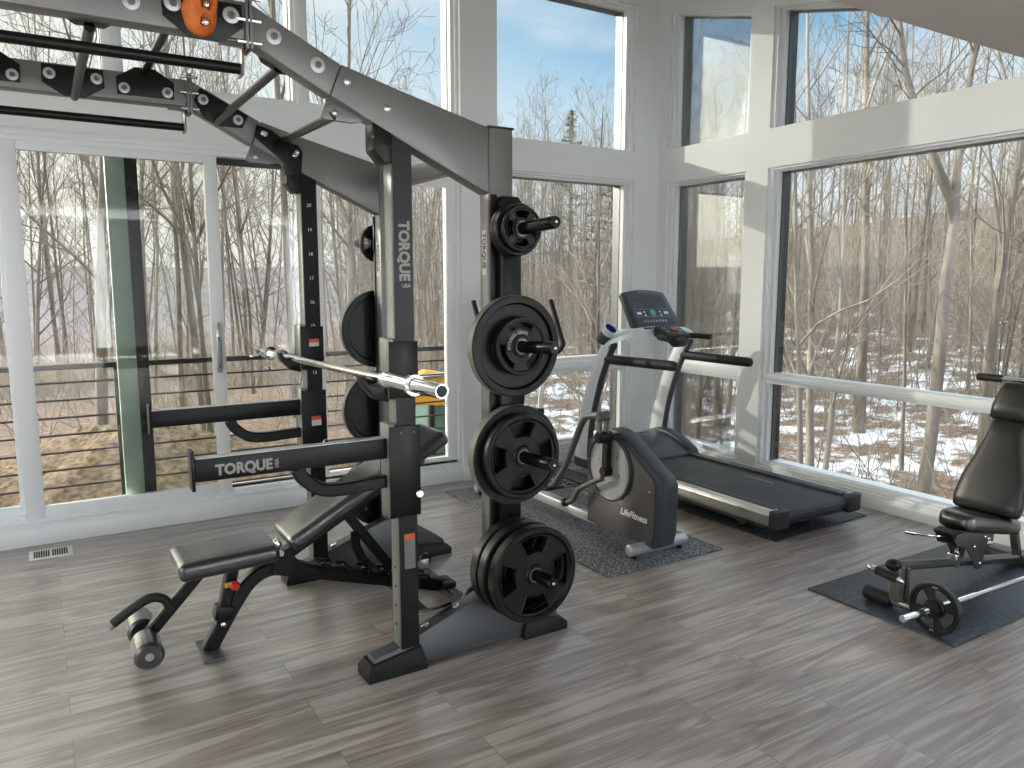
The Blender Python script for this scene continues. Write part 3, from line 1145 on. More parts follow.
def make_tree(seed, H, r0, stems=1, low=0.35, nb=16, spread=0.8, lean=0.05, blen=0.28, trunk_mat=None, twig_mat=None, path=None, twn=5):
    rg = random.Random(seed)
    tr, br = TM(), TM()
    for s in range(stems):
        d = Vector((rg.gauss(0, lean), rg.gauss(0, lean), 1)) if stems == 1 else Vector((0.11 * math.cos(s * 2.3 + seed), 0.11 * math.sin(s * 2.3 + seed), 1))
        hh = H * (1 if s == 0 else rg.uniform(0.7, 0.95))
        base = Vector((0.18 * r0 * 8 * math.cos(s * 2.3), 0.18 * r0 * 8 * math.sin(s * 2.3), 0)) if stems > 1 else Vector((0, 0, 0))
        if path and s == 0:
            P = [Vector(p) for p in path]
            rs = [max(0.012, r0 * (1 - 0.85 * (i / (len(P) - 1)) ** 1.2)) for i in range(len(P))]
        else:
            P, rs = limb(rg, base - Vector((0, 0, 0.3)), d, hh + 0.3, r0 * (1 if s == 0 else 0.7), 10, 0.022, 0.05, 0.92)
            rs[0] *= 1.35
        tr.tube(P, rs, 8)
        for i in range(nb if s == 0 else int(nb * 0.7)):
            t = low + (0.97 - low) * ((i + rg.random()) / nb)
            p, r, dd = along(P, rs, t)
            L = hh * blen * rg.uniform(0.6, 1.25) * (1.25 - 0.85 * t)
            bd = side_dir(rg, dd, rg.uniform(0.5, 1.15) * spread)
            rb = min(r * 0.55, 0.012 + 0.009 * L)
            BP, brs = limb(rg, p, bd, L, rb, 5, 0.11, 0.07, 0.82)
            br.tube(BP, brs, 4)
            for j in range(twn):
                tt = 0.18 + 0.8 * (j + rg.random()) / twn
                p2_, r2, d2 = along(BP, brs, tt)
                L2 = L * rg.uniform(0.28, 0.55) * (1.15 - 0.6 * tt)
                TP, trs = limb(rg, p2_, side_dir(rg, d2, rg.uniform(0.4, 0.95)), L2, max(0.006, r2 * 0.55), 4, 0.14, 0.08, 0.6)
                br.tube(TP, trs, 3)
                for q in range(3):
                    t3 = 0.25 + 0.72 * (q + rg.random()) / 3
                    p3, r3, d3 = along(TP, trs, t3)
                    UP_, us = limb(rg, p3, side_dir(rg, d3, rg.uniform(0.35, 0.9)), L2 * rg.uniform(0.3, 0.6), max(0.0045, r3 * 0.6), 3, 0.16, 0.08, 0.4)
                    br.tube(UP_, us, 3)
    return tr.mesh('trunk', trunk_mat or BARK), br.mesh('branches', twig_mat or TWIG)


def place_tree(name, meshes, x, y, rz, sc, label, group=None, z=None):
    o = bpy.data.objects.new(name, None)
    COL.objects.link(o)
    o.location = (x, y, (ground(x, y) if z is None else z) - 0.05)
    o.rotation_euler = (0, 0, rz)
    o.scale = (sc, sc, sc)
    o['label'] = label
    o['category'] = 'tree'
    if group:
        o['group'] = group
    for nm, me in zip(('trunk', 'branches'), meshes):
        c = bpy.data.objects.new(nm, me)
        COL.objects.link(c)
        c.parent = o
    return o


def ray_xy(px, d):
    """a point at horizontal distance d in the direction of image column px (at the horizon)"""
    a = R(31.6) + math.atan((px - 512) / 775.0)
    return d * math.sin(a), d * math.cos(a)


PROTO_TALL = [make_tree(11 + k, 15 + 1.3 * (k % 4), 0.072 + 0.018 * (k % 4), 1, 0.30 + 0.05 * (k % 3), 18, 0.8 - 0.07 * (k % 3), 0.05, 0.25) for k in range(6)]
PROTO_MULTI = [make_tree(31 + k, 11.5 + k, 0.068, 2 + k, 0.16, 15, 0.8, 0.05, 0.28) for k in range(2)]
PROTO_SAP = [make_tree(51 + k, 6.0 + 1.2 * k, 0.026, 1, 0.12, 14, 0.75, 0.05, 0.26, BARK, TWIG, twn=4) for k in range(4)]

# the trees one can name, each its own
hero = [
    # px, dist, proto, scale, label
    (205, 13.5, make_tree(201, 11, 0.085, 2, 0.25, 18, 0.7, 0.04, 0.26), 1.0, 'forked grey-green tree framed by the left half of the sliding door panel'),
    (88, 12.0, make_tree(202, 10.5, 0.085, 1, 0.26, 20, 0.75, 0.05, 0.26), 1.0, 'many-branched tree close behind the left stile of the sliding door panel'),
    (175, 16.5, make_tree(203, 15, 0.06, 1, 0.3, 16, 0.7), 1.0, 'slim straight tree just right of the green door stile'),
    (292, 15.0, make_tree(204, 16, 0.085, 1, 0.35, 16, 0.6), 1.0, 'tall brown tree standing directly behind the far rack upright'),
    (346, 15.0, make_tree(205, 11, 0.07, 2, 0.3, 16, 0.65), 1.0, 'twin-stemmed tree in the door pane between the two rack uprights'),
    (602, 15.5, make_tree(206, 7.6, 0.10, 2, 0.22, 20, 0.9, 0.05, 0.32), 1.0, 'crooked spreading tree left of the treadmill in the window beside the pilaster'),
    (697, 17.0, make_tree(207, 9, 0.075, 2, 0.2, 16, 0.7), 1.0, 'two thin stems together in the narrow corner window'),
    (726, 22.0, make_tree(212, 9.5, 0.12, 2, 0.3, 16, 0.7), 1.0, 'broad double trunk low in the narrow corner window beside the wall post'),
    (822, 14.0, make_tree(208, 12, 0.085, 3, 0.18, 18, 0.75, 0.05, 0.30, BARK_PALE, TWIG_PALE), 1.0, 'clump of three pale stems in the big right-hand window'),
    (868, 22.0, make_tree(209, 15, 0.15, 1, 0.35, 16, 0.7), 1.0, 'thick dark trunk in the middle of the big right-hand window'),
    (915, 19.0, make_tree(210, 12, 0.05, 1, 0.25, 16, 0.7), 1.0, 'thin straight tree just left of the pale trunk in the right-hand window'),
    (996, 18.0, make_tree(211, 14, 0.13, 1, 0.3, 20, 0.75, 0.02), 1.0, 'stout grey trunk rising behind the backrest of the seated machine'),
]
for px, d, me, sc, lab in hero:
    x, y = ray_xy(px, d)
    place_tree('bare_tree', me, x, y, rnd.uniform(0, 6.28), sc, lab)
# the pale trunk: wavy, forked at head height of the upper window
hx, hy = ray_xy(944, 14.5)
gz = ground(hx, hy)
sd = Vector((math.cos(R(31.6)), -math.sin(R(31.6)), 0))


def wp(dx, h):
    return tuple(sd * dx + Vector((0, 0, h)))


pale = make_tree(220, 9, 0.118, 1, 0.62, 9, 0.9, 0.02, 0.26, BARK_PALE, TWIG,
                 path=[wp(-0.12, -0.3), wp(-0.10, 0.6), wp(-0.02, 1.8), wp(0.02, 3.0), wp(0.02, 4.3), wp(0.10, 5.2), wp(0.08, 6.0), wp(0.14, 7.0), wp(0.22, 8.0), wp(0.35, 9.0), wp(0.40, 10.0)])
fork = TM()
frg = random.Random(5)
FP = [Vector(wp(0.09, 5.15)), Vector(wp(0.02, 5.6)), Vector(wp(-0.25, 6.15)), Vector(wp(-0.60, 6.9)), Vector(wp(-0.85, 7.6)), Vector(wp(-1.0, 8.4)), Vector(wp(-1.02, 9.3))]
fork.tube(FP, [0.05, 0.085, 0.075, 0.06, 0.05, 0.035, 0.02], 7)
for k in range(14):
    p, r, dd = along(FP, [0.05, 0.09, 0.08, 0.06, 0.05, 0.04, 0.02], 0.5 + 0.48 * k / 14)
    BP, brs = limb(frg, p, side_dir(frg, dd, frg.uniform(0.7, 1.2)), frg.uniform(1.0, 1.9), 0.022, 6, 0.13, 0.06)
    fork.tube(BP, brs, 4)
    for q in range(5):
        p3, r3, d3 = along(BP, brs, 0.3 + 0.13 * q)
        TP, trs = limb(frg, p3, side_dir(frg, d3, 0.7), frg.uniform(0.3, 0.7), 0.009, 4, 0.14, 0.05, 0.5)
        fork.tube(TP, trs, 3)
ht = place_tree('bare_tree', pale, hx, hy, 0, 1.0, 'pale wavy trunk forking near the top of the big right-hand window')
fo = bpy.data.objects.new('forked_limb', fork.mesh('forked_limb', BARK_PALE))
COL.objects.link(fo)
fo.parent = ht

# the wood itself
def fit(me, x, y, el):
    """scale that brings a tree's top to elevation el (degrees) as seen from the house"""
    h = max(v.co.z for v in me[0].vertices)
    d = math.hypot(x, y)
    return max(0.35, min(1.5, (d * math.tan(R(el)) + 1.6 - ground(x, y)) / h))


for k in range(235):
    px_a = rnd.uniform(-9, 74)
    if px_a < 19 and rnd.random() < 0.45:
        px_a = rnd.uniform(19, 74)
    d = 21 + 62 * rnd.random() ** 1.1
    if px_a < 22:
        d = 19 + 60 * rnd.random()
    x, y = d * math.sin(R(px_a)), d * math.cos(R(px_a))
    me = PROTO_TALL[k % 6] if rnd.random() < 0.85 else PROTO_MULTI[k % 2]
    el = rnd.gauss(17, 3.5) if px_a < 16 else rnd.gauss(10.6, 1.5) if px_a < 47 else rnd.gauss(14.0, 2.0)
    place_tree('forest_tree', me, x, y, rnd.uniform(0, 6.28), fit(me, x, y, el), 'bare grey-brown tree of the winter wood seen through the windows', 'bare trees of the winter wood')
for k in range(60):
    px_a = rnd.uniform(-6, 72)
    d = rnd.uniform(14, 40)
    x, y = d * math.sin(R(px_a)), d * math.cos(R(px_a))
    place_tree('sapling', PROTO_SAP[k % 4], x, y, rnd.uniform(0, 6.28), rnd.uniform(0.6, 1.1), 'thin bare sapling growing between the larger trees of the wood', 'saplings of the winter wood')
# two pines far behind the treadmill
rgp = random.Random(9)
for px, d, hgt, lab in ((612, 34, 8.0, 'dark green pine showing between bare trunks behind the treadmill console'), (570, 42, 10.5, 'dusky pine showing faintly behind the weight plates')):
    x, y = ray_xy(px, d)
    g = ground(x, y)
    pt = thing('pine_tree', lab, 'tree', (x, y, g))
    MB().cyl((x, y, g - 0.2), (x, y, g + hgt), 0.10, 8).build('trunk', BARK, pt)
    t_ = TM()
    for k in range(60):
        z = g + hgt * (0.25 + 0.75 * k / 60)
        L = 2.3 * (1.03 - k / 60)
        a = rgp.uniform(0, 6.28)
        P, rs = limb(rgp, Vector((x, y, z)), Vector((math.cos(a), math.sin(a), 0.15)), L, 0.02, 4, 0.06, -0.02)
        t_.tube(P, rs, 3)
        for q in range(26):
            p, r, dd = along(P, rs, rgp.uniform(0.2, 1.0))
            e = p + Vector((rgp.gauss(0, .16), rgp.gauss(0, .16), rgp.gauss(0.04, .1)))
            t_.tube([p, e], [0.02, 0.008], 3)
    fo = bpy.data.objects.new('foliage', t_.mesh('foliage', PINE))
    COL.objects.link(fo)
    fo.parent = pt
    fo.matrix_parent_inverse = Matrix.Translation(-Vector((x, y, g)))
# brush: uncountable thin stems between the trunks
t_ = TM()
rgb = random.Random(21)
for k in range(8200):
    a = rgb.uniform(-7, 73)
    if a < 17 and rgb.random() < 0.15:
        a = rgb.uniform(17, 73)
    left_ = a < 19
    a = R(a)
    d = 12.5 + 50 * rgb.random() ** 1.15
    if d < 23 and rgb.random() < 0.8:
        continue
    x, y = d * math.sin(a), d * math.cos(a)
    L = rgb.uniform(0.6, 2.6) if d < 24 or left_ else rgb.uniform(1.0, 4.6)
    P, rs = limb(rgb, Vector((x, y, ground(x, y) - 0.1)), Vector((rgb.gauss(0, .35), rgb.gauss(0, .35), 1)), L, rgb.uniform(0.007, 0.016), 4, 0.12, 0.0, 0.6)
    t_.tube(P, rs, 3)
    for q in range(3):
        p, r, dd = along(P, rs, rgb.uniform(0.3, 0.9))
        TP, trs = limb(rgb, p, side_dir(rgb, dd, rgb.uniform(0.4, 1.0)), L * rgb.uniform(0.2, 0.45), 0.006, 3, 0.15, 0.05, 0.4)
        t_.tube(TP, trs, 3)
br = bpy.data.objects.new('undergrowth', t_.mesh('undergrowth', TWIG))
COL.objects.link(br)
tag(br, 'tangle of thin bare brush between the trunks of the wood', 'undergrowth', kind='stuff')

# ================================================================== THE RACK
NY0, NY1 = 2.74, 2.82        # near side frame
FY0, FY1 = 3.90, 3.98        # far side frame
rack = thing('power_rack', 'big grey and black power rack with monkey bars, spotter arms and weight pegs', 'power rack', (1.4, 3.36, 0))


def bolt(x, y, z, d, parent, r=0.016, washer=True, name='bolt'):
    """washer with a socket-head bolt, facing direction d"""
    mb = MB()
    o = Vector((x, y, z))
    d = Vector(d)
    if washer:
        mb.lathe([(0, 0), (r, 0), (r, 0.003), (r * 0.55, 0.005), (r * 0.5, 0.010), (r * 0.28, 0.010), (r * 0.28, 0.006), (0, 0.006)], o, d, 18)
    else:
        mb.lathe([(0, 0), (r, 0), (r, 0.006), (r * 0.5, 0.010), (0, 0.010)], o, d, 12)
    bo = mb.build(name, CHROME if not washer else SILVER, parent)
    if washer and r > 0.02:
        MB().lathe([(r * 0.52, 0.0046), (r * 0.46, 0.0112), (r * 0.30, 0.0112), (r * 0.22, 0.0062), (0, 0.0062), (0, 0.0058), (r * 0.52, 0.0046)], o, d, 18).build('socket_screw', STEEL_GREY, bo)
    return bo


def side_frame(y0, y1, out):
    """out: -1 the side towards -y is outside, +1 the other"""
    yo = y0 if out < 0 else y1
    yi = y1 if out < 0 else y0
    # base: wedge-shaped box beam
    mb = MB()
    mb.prism([(1.035, 0.012), (1.045, 0.085), (1.135, 0.10), (1.585, 0.262), (1.685, 0.258), (1.93, 0.085), (1.945, 0.012)], 'y', y0 + 0.004, y1 - 0.004, 0.004)
    base = mb.build('base_beam', BASE_GREY, rack)
    for xa, xb, za, zb in ((1.01, 1.265, 0.065, 0.098), (1.74, 1.97, 0.085, 0.055)):
        mb = MB()
        w = 0.022
        ring = lambda k, z, ka: [(xa - k + ka, y0 - w - k + ka, z), (xb + k - ka, y0 - w - k + ka, z), (xb + k - ka, y1 + w + k - ka, z), (xa - k + ka, y1 + w + k - ka, z)]
        top = [(xa + .02, y0 - w * .5, za), (xb - .02, y0 - w * .5, zb), (xb - .02, y1 + w * .5, zb), (xa + .02, y1 + w * .5, za)]
        mb.loft([ring(0.0, 0.0, 0), ring(0.0, 0.035, 0), top])
        mb.build('rubber_foot', RUBBER, base)
    # front upright: grey tube with black faced sides
    mb = MB()
    mb.bx(1.157, 1.233, y0 + 0.003, y1 - 0.003, 0.09, 2.115, 0.006)
    up = mb.build('front_upright', HAMMER_SHEEN, rack)
    mb = MB()
    for y in (y0, y1):
        mb.prism([(1.160, 0.10), (1.238, 0.10), (1.238, 2.082), (1.160, 2.116)], 'y', y - 0.0035, y + 0.0035)
    mb.build('side_cover', BLACK_STEEL, up, label='black side faces of the upright')
    mb = MB()
    if out > 0:      # only the far upright shows its ladder of square holes and numerals
        for k in range(30):
            z = 0.24 + 0.0605 * k
            if z < 1.98:
                MB().bx(1.186, 1.209, y0 - 0.0042, y0 + 0.001, z, z + 0.024).build('adjustment_hole', DARKHOLE, up)
        for k in range(0, 10):
            z = 1.95 - 0.121 * k
            text('numeral', str(20 - k), 0.024, frame_m((1.186, y0 - 0.0042, z), (1, 0, 0), (0, 0, 1)), LETTER_WHITE, up, 0.0006)
    else:
        for z in (0.19, 0.27, 0.35, 0.43):
            mb.bx(1.203, 1.217, y0 - 0.0042, y0 + 0.001, z, z + 0.014)
            mb.bx(1.156, 1.158, (y0 + y1) / 2 - 0.006, (y0 + y1) / 2 + 0.006, z, z + 0.012)
    if out < 0:
        mb.build('adjustment_holes', DARKHOLE, up)
    # rear upright
    mb = MB()
    mb.bx(1.578, 1.690, y0, y1, 0.25, 2.188, 0.007)
    ru = mb.build('rear_upright', STEEL_GREY, rack)
    MB().bx(1.574, 1.694, y0 - 0.004, y1 + 0.004, 2.186, 2.194, 0.002).build('end_cap', BLACK_STEEL, ru)
    MB().bx(1.5765, 1.579, (y0 + y1) / 2 - 0.018, (y0 + y1) / 2 + 0.018, 1.605, 1.785).build('name_strip', LABEL_WHITE, ru)
    text('lettering', 'TORQUE', 0.036, frame_m((1.576, (y0 + y1) / 2 + 0.013, 1.775), (0, 0, -1), (0, -1, 0)), BLACK_STEEL, ru, 0.0004, 0.98, bold=0.0012)
    # storage column with four pegs outside
    yc_ = yo + out * 0.024
    mb = MB()
    mb.prism([(1.603, 0.20), (1.603, 1.90), (1.618, 1.918), (1.688, 1.918), (1.703, 1.90), (1.703, 0.20)], 'y', yo, yo + out * 0.048, 0.006)
    colm = mb.build('storage_column', BLACK_STEEL, rack)
    MB().bx(1.573, 1.603, min(yo, yo + out * 0.02), max(yo, yo + out * 0.02), 0.2, 1.925, 0.002).build('backing_strip', BLACK_STEEL, colm)
    bolt(1.668, yo + out * 0.048, 1.865, (0, out, 0), colm, 0.012, False)
    for z in (1.781, 1.313, 0.861, 0.385):
        px_ = 1.652 if out < 0 else 1.615
        a = Vector((px_, yo + out * 0.045, z))
        b_ = Vector((px_, yo + out * 0.365, z + 0.016))
        mb = MB()
        mb.lathe([(0, 0), (0.045, 0), (0.045, 0.012), (0.0245, 0.014), (0.0245, 0.310), (0.021, 0.320), (0, 0.320)], a, b_ - a, 24)
        pg = mb.build('weight_peg', BLACK_GLOSS, rack)
        d = (b_ - a).normalized()
        bolt(*(a + d * 0.319), d, pg, 0.007, False, 'end_screw')
    # roof beam: tapered gusset, sloping tube, then the long level tube
    mb = MB()
    mb.prism([(1.578, 2.186), (1.199, 2.281), (0.978, 2.342), (0.934, 2.231), (1.239, 2.082), (1.578, 1.927)], 'y', y0, y1, 0.006)
    gus = mb.build('rear_gusset', STEEL_GREY, rack)
    mb = MB()
    mb.prism([(0.976, 2.341), (0.670, 2.492), (0.656, 2.372), (0.932, 2.229)], 'y', y0 + 0.002, y1 - 0.002, 0.006)
    mb.build('sloping_beam', STEEL_GREY, rack)
    mb = MB()
    mb.prism([(0.664, 2.493), (-1.55, 2.493), (-1.55, 2.372), (0.652, 2.372)], 'y', y0, y1, 0.006)
    mb.build('level_beam', STEEL_GREY, rack)
    MB().bx(-1.63, -1.55, y0, y1, 0.02, 2.493, 0.006).build('front_post', STEEL_GREY, rack)
    MB().bx(-1.70, -1.48, y0 - 0.03, y1 + 0.03, 0.0, 0.022, 0.004).build('foot_plate', BLACK_STEEL, rack)
    # flange where the two beams meet
    mb = MB()
    mb.bx(0.649, 0.659, y0 - 0.012, y1 + 0.012, 2.345, 2.522, 0.002)
    mb.bx(0.662, 0.672, y0 - 0.012, y1 + 0.012, 2.345, 2.522, 0.002)
    fl_ = mb.build('joint_flange', STEEL_GREY, rack)
    for z in (2.365, 2.435, 2.505):
        MB().cyl((0.622, y0 - 0.004, z), (0.700, y0 - 0.004, z), 0.007, 10).build('bolt', CHROME, fl_)
    # black bracket between gusset and upright
    mb = MB()
    mb.prism([(1.090, 2.155), (1.160, 2.122), (1.160, 2.015), (1.130, 2.015), (1.090, 2.06)], 'y', y0 - 0.003, y1 + 0.003, 0.003)
    mb.build('corner_bracket', BLACK_STEEL, rack)
    # silver triangular joint plate under the gusset joint
    mb = MB()
    mb.prism([(0.935, 2.232), (1.085, 2.163), (1.02, 2.150), (0.925, 2.152), (0.905, 2.165)], 'y', y0 + 0.03, y1 - 0.03, 0.003)
    tp = mb.build('joint_plate', STEEL_GREY, rack)
    bolt(0.955, y0 + 0.03, 2.178, (0, -1, 0), tp, 0.012, False)
    # hanging pull-up bar along the beam
    mb = MB()
    mb.cyl((-1.40, (y0 + y1) / 2, 2.287), (0.640, (y0 + y1) / 2, 2.287), 0.018, 18)
    pb = mb.build('hanging_bar', BLACK_STEEL, rack)
    for x in (-1.40, 0.635):
        mb = MB()
        mb.bx(x, x + 0.008, y0 + 0.004, y1 - 0.004, 2.262, 2.372, 0.002)
        mb.bx(x - 0.06, x + 0.008, y0 + 0.004, y1 - 0.004, 2.364, 2.372, 0.002)
        mb.build('bar_hanger', STEEL_GREY, pb)
    return dict(up=up, gus=gus, base=base)


near = side_frame(NY0, NY1, -1)
far = side_frame(FY0, FY1, +1)

# bolts on the outer face of the near beam
for x, z in ((-0.55, 2.431), (0.310, 2.433), (0.742, 2.397), (0.890, 2.326)):
    bolt(x, NY0, z, (0, -1, 0), rack, 0.026)
for x, z in ((0.995, 2.285), (1.146, 2.210)):
    bolt(x, NY0, z, (0, -1, 0), rack, 0.015, False)
    bolt(x, FY0, z, (0, -1, 0), rack, 0.015, False)

# rung plates on the far beam's inner face / the near beam's inner face, and the rungs
def rung(x, zb, plate, name='monkey_bar'):
    """plate: outline (x, z) on each beam's inner face"""
    mb = MB()
    mb.cyl((x, NY1, zb), (x, FY0, zb), 0.0165, 18)
    rg_ = mb.build(name, BLACK_STEEL, rack)
    for y, s in ((FY0, -1), (NY1, 1)):
        mb = MB()
        mb.prism(plate, 'y', y, y + s * 0.007, 0.0015)
        mb.build('rung_plate', BLACK_STEEL, rg_)
    return rg_


def lozenge(xc, zc_, down):
    s = -1 if down else 1
    return [(xc - 0.115, zc_ + s * -0.045), (xc + 0.115, zc_ + s * -0.045), (xc + 0.118, zc_ + s * 0.028), (xc + 0.04, zc_ + s * 0.078), (xc - 0.04, zc_ + s * 0.078), (xc - 0.118, zc_ + s * 0.028)]


for xc, down in ((-0.86, True), (-0.56, False), (-0.11, True), (0.198, True), (0.480, False)):
    if xc == -0.11:
        down = False
    r_ = rung(xc, 2.392 - 0.03 if down else 2.478 + 0.030, lozenge(xc, 2.440, down))
    for s in (-0.088, 0.088):
        bolt(xc + s, FY0 - 0.007, 2.435 + (0.012 if down else -0.012), (0, -1, 0), r_, 0.023)
# on the slope
a = math.atan2(2.342 - 2.492, 0.976 - 0.670)


def slope_plate(xc, zc_, w):
    ca, sa = math.cos(a), math.sin(a)
    pts = [(-w, 0.042), (w, 0.042), (w, -0.022), (0.02, -0.074), (-0.05, -0.074), (-w, -0.022)]
    return [(xc + u * ca - v * sa, zc_ + u * sa + v * ca) for u, v in pts]


r_ = rung(0.775, 2.318, slope_plate(0.795, 2.374, 0.118))
for u in (-0.085, 0.085):
    bolt(0.795 + u * math.cos(a), FY0 - 0.007, 2.374 + u * math.sin(a), (0, -1, 0), r_, 0.023)
# black bar between the gussets
mb = MB()
mb.cyl((0.945, NY0 + 0.03, 2.163), (1.085, FY0, 2.262), 0.017, 18)
cb = mb.build('cross_bar', BLACK_STEEL, rack)
mb = MB()
mb.prism([(0.955, 2.325), (1.03, 2.305), (1.085, 2.262), (1.155, 2.245), (1.175, 2.215), (1.165, 2.10), (1.085, 2.10), (1.075, 2.16), (0.945, 2.268)], 'y', FY0, FY0 - 0.007, 0.002)
pl = mb.build('cross_plate', BLACK_STEEL, cb)
bolt(0.985, FY0 - 0.007, 2.286, (0, -1, 0), pl, 0.012, False)
bolt(1.135, FY0 - 0.007, 2.195, (0, -1, 0), pl, 0.012, False)
# level front cross member out of the picture to the left, and the tie between the bases
MB().bx(-1.63, -1.55, NY1, FY0, 2.41, 2.49, 0.006).build('front_cross_member', STEEL_GREY, rack)
mb = MB()
mb.sweep([(1.40, NY1 - 0.02, 0.215), (1.37, NY1 + 0.07, 0.165), (1.37, NY1 + 0.16, 0.125), (1.37, FY0 - 0.16, 0.125), (1.37, FY0 - 0.07, 0.165), (1.40, FY0 + 0.02, 0.215)],
         [(-0.025, -0.006), (0.025, -0.006), (0.025, 0.006), (-0.025, 0.006)])
tie = mb.build('base_tie', BLACK_STEEL, rack)
for y in (NY0 + 0.04, FY0 + 0.04):
    for x in (1.285, 1.43):
        z = 0.10 + (x - 1.135) * 0.36
        bolt(x, y, z, (-0.34, 0, 0.94), tie, 0.017, False)
MB().bx(1.60, 1.67, NY1, FY0, 2.06, 2.14, 0.006).build('rear_cross_member', STEEL_GREY, rack)

# climbing hold on its plate
mb = MB()
mb.prism([(0.395, 2.478), (0.640, 2.478), (0.642, 2.408), (0.575, 2.352), (0.475, 2.352), (0.398, 2.408)], 'y', NY0, NY0 - 0.007, 0.002)
hp = mb.build('hold_plate', BLACK_STEEL, rack)
for x, z in ((0.428, 2.448), (0.604, 2.440)):
    bolt(x, NY0 - 0.007, z, (0, -1, 0), hp, 0.026)
bh = bmesh.new()
bmesh.ops.create_icosphere(bh, subdivisions=4, radius=1.0)
for v in bh.verts:
    c = v.co
    k = 1 + 0.07 * math.sin(3 * c.x + 2 * c.z + 1) + 0.05 * math.sin(5 * c.z - 2 * c.x)
    x, z = c.x * 0.057 * k * (1 - 0.10 * c.z), c.z * 0.082 * k
    x, z = x * 0.94 + z * 0.26, z * 0.97 - x * 0.22
    y = max(-0.058, min(0.0, c.y * 0.07))
    for bx_, bz_ in ((0.012, 0.008), (0.006, -0.045)):
        if c.y < 0 and math.hypot(x - bx_, z - bz_) < 0.017:
            y = -0.036
    v.co = (0.510 + x, NY0 - 0.007 + y, 2.442 + z)
mb = MB()
mb._merge(bh)
hd = mb.build('climbing_hold', ORANGE, rack, label='orange climbing hold', ang=50)
for bx_, bz_ in ((0.012, 0.008), (0.006, -0.045)):
    bolt(0.510 + bx_, NY0 - 0.045, 2.440 + bz_, (0, -1, 0), hd, 0.012, False)

# ---- spotter arms
def spotter(y, lettered):
    mb = MB()
    mb.bx(0.418, 1.135, y - 0.027, y + 0.027, 0.893, 0.973, 0.005)
    arm = mb.build('spotter_arm', BLACK_STEEL, rack)
    MB().bx(0.425, 1.13, y - 0.022, y + 0.022, 0.971, 0.976, 0.002).build('wear_strip', SILVER, arm)
    mb = MB()
    mb.bx(0.408, 0.420, y - 0.032, y + 0.032, 0.862, 1.005, 0.004)
    mb.build('end_plate', BLACK_STEEL, arm)
    mb = MB()
    path = smooth_path([(0.775, y, 0.892), (0.80, y, 0.85), (0.86, y, 0.805), (0.94, y, 0.793), (1.06, y, 0.797), (1.14, y, 0.800)], 6)
    mb.rtube(path, 0.045, 0.05, (0, 0, 1))
    mb.build('curved_brace', BLACK_STEEL, arm)
    mb = MB()
    mb.bx(1.122, 1.252, y - 0.052, y - 0.044, 0.655, 1.02, 0.002)
    mb.bx(1.122, 1.252, y + 0.044, y + 0.052, 0.655, 1.02, 0.002)
    mb.bx(1.240, 1.252, y - 0.05, y + 0.05, 0.655, 0.99, 0.002)
    br_ = mb.build('arm_sleeve', BLACK_STEEL, arm)
    MB().bx(1.122, 1.150, y - 0.044, y + 0.044, 0.655, 1.03, 0.004).build('sleeve_front', HAMMER_SHEEN, br_)  # pale front: window light on the black sleeve, put into the colour
    for (x, z) in ((1.168, 0.995), (1.222, 0.995)):
        bolt(x, y - 0.052, z, (0, -1, 0), br_, 0.004, False, 'rivet')
    MB().cyl((1.235, y - 0.052, 0.748), (1.235, y - 0.085, 0.748), 0.017, 14, 0.004).build('lock_pin', CHROME, br_)
    if not lettered:
        MB().bx(1.172, 1.222, y - 0.0535, y - 0.0515, 0.835, 0.865).build('warning_label', LABEL_WHITE, br_)
        MB().bx(1.172, 1.222, y - 0.0535, y - 0.0515, 0.866, 0.885).build('warning_label', LABEL_ORANGE, br_)
    if lettered:
        text('lettering', 'TORQUE', 0.052, frame_m((0.487, y - 0.0276, 0.912), (1, 0, 0), (0, 0, 1)), LETTER_GREY, arm, 0.0006, 0.92, bold=0.0022)
        text('lettering', 'USA', 0.018, frame_m((0.703, y - 0.0276, 0.912), (0, 0, 1), (-1, 0, 0)), LETTER_GREY, arm, 0.0006, 1.0, bold=0.0006)


def j_hook(y):
    mb = MB()
    mb.bx(1.128, 1.248, y - 0.053, y - 0.045, 1.13, 1.35, 0.002)
    mb.bx(1.128, 1.248, y + 0.045, y + 0.053, 1.13, 1.35, 0.002)
    mb.prism([(1.135, 1.115), (1.135, 1.200), (1.095, 1.183), (1.058, 1.186), (1.036, 1.222), (1.024, 1.218), (1.036, 1.180), (1.080, 1.130)], 'y', y - 0.03, y + 0.03, 0.003)
    h = mb.build('bar_hook', BLACK_STEEL, rack)
    MB().bx(1.128, 1.152, y - 0.045, y + 0.045, 1.13, 1.362, 0.004).build('hook_sleeve', HAMMER_SHEEN, h)  # grey stands for window light caught on black steel
    MB().cyl((1.232, y - 0.053, 1.158), (1.232, y - 0.088, 1.158), 0.017, 14, 0.004).build('lock_pin', CHROME, h)
    if y > 3:
        MB().bx(1.172, 1.222, y - 0.0545, y - 0.0525, 1.248, 1.268).build('warning_label', LABEL_WHITE, h)
        MB().bx(1.172, 1.222, y - 0.0545, y - 0.0525, 1.269, 1.286).build('warning_label', LABEL_ORANGE, h)


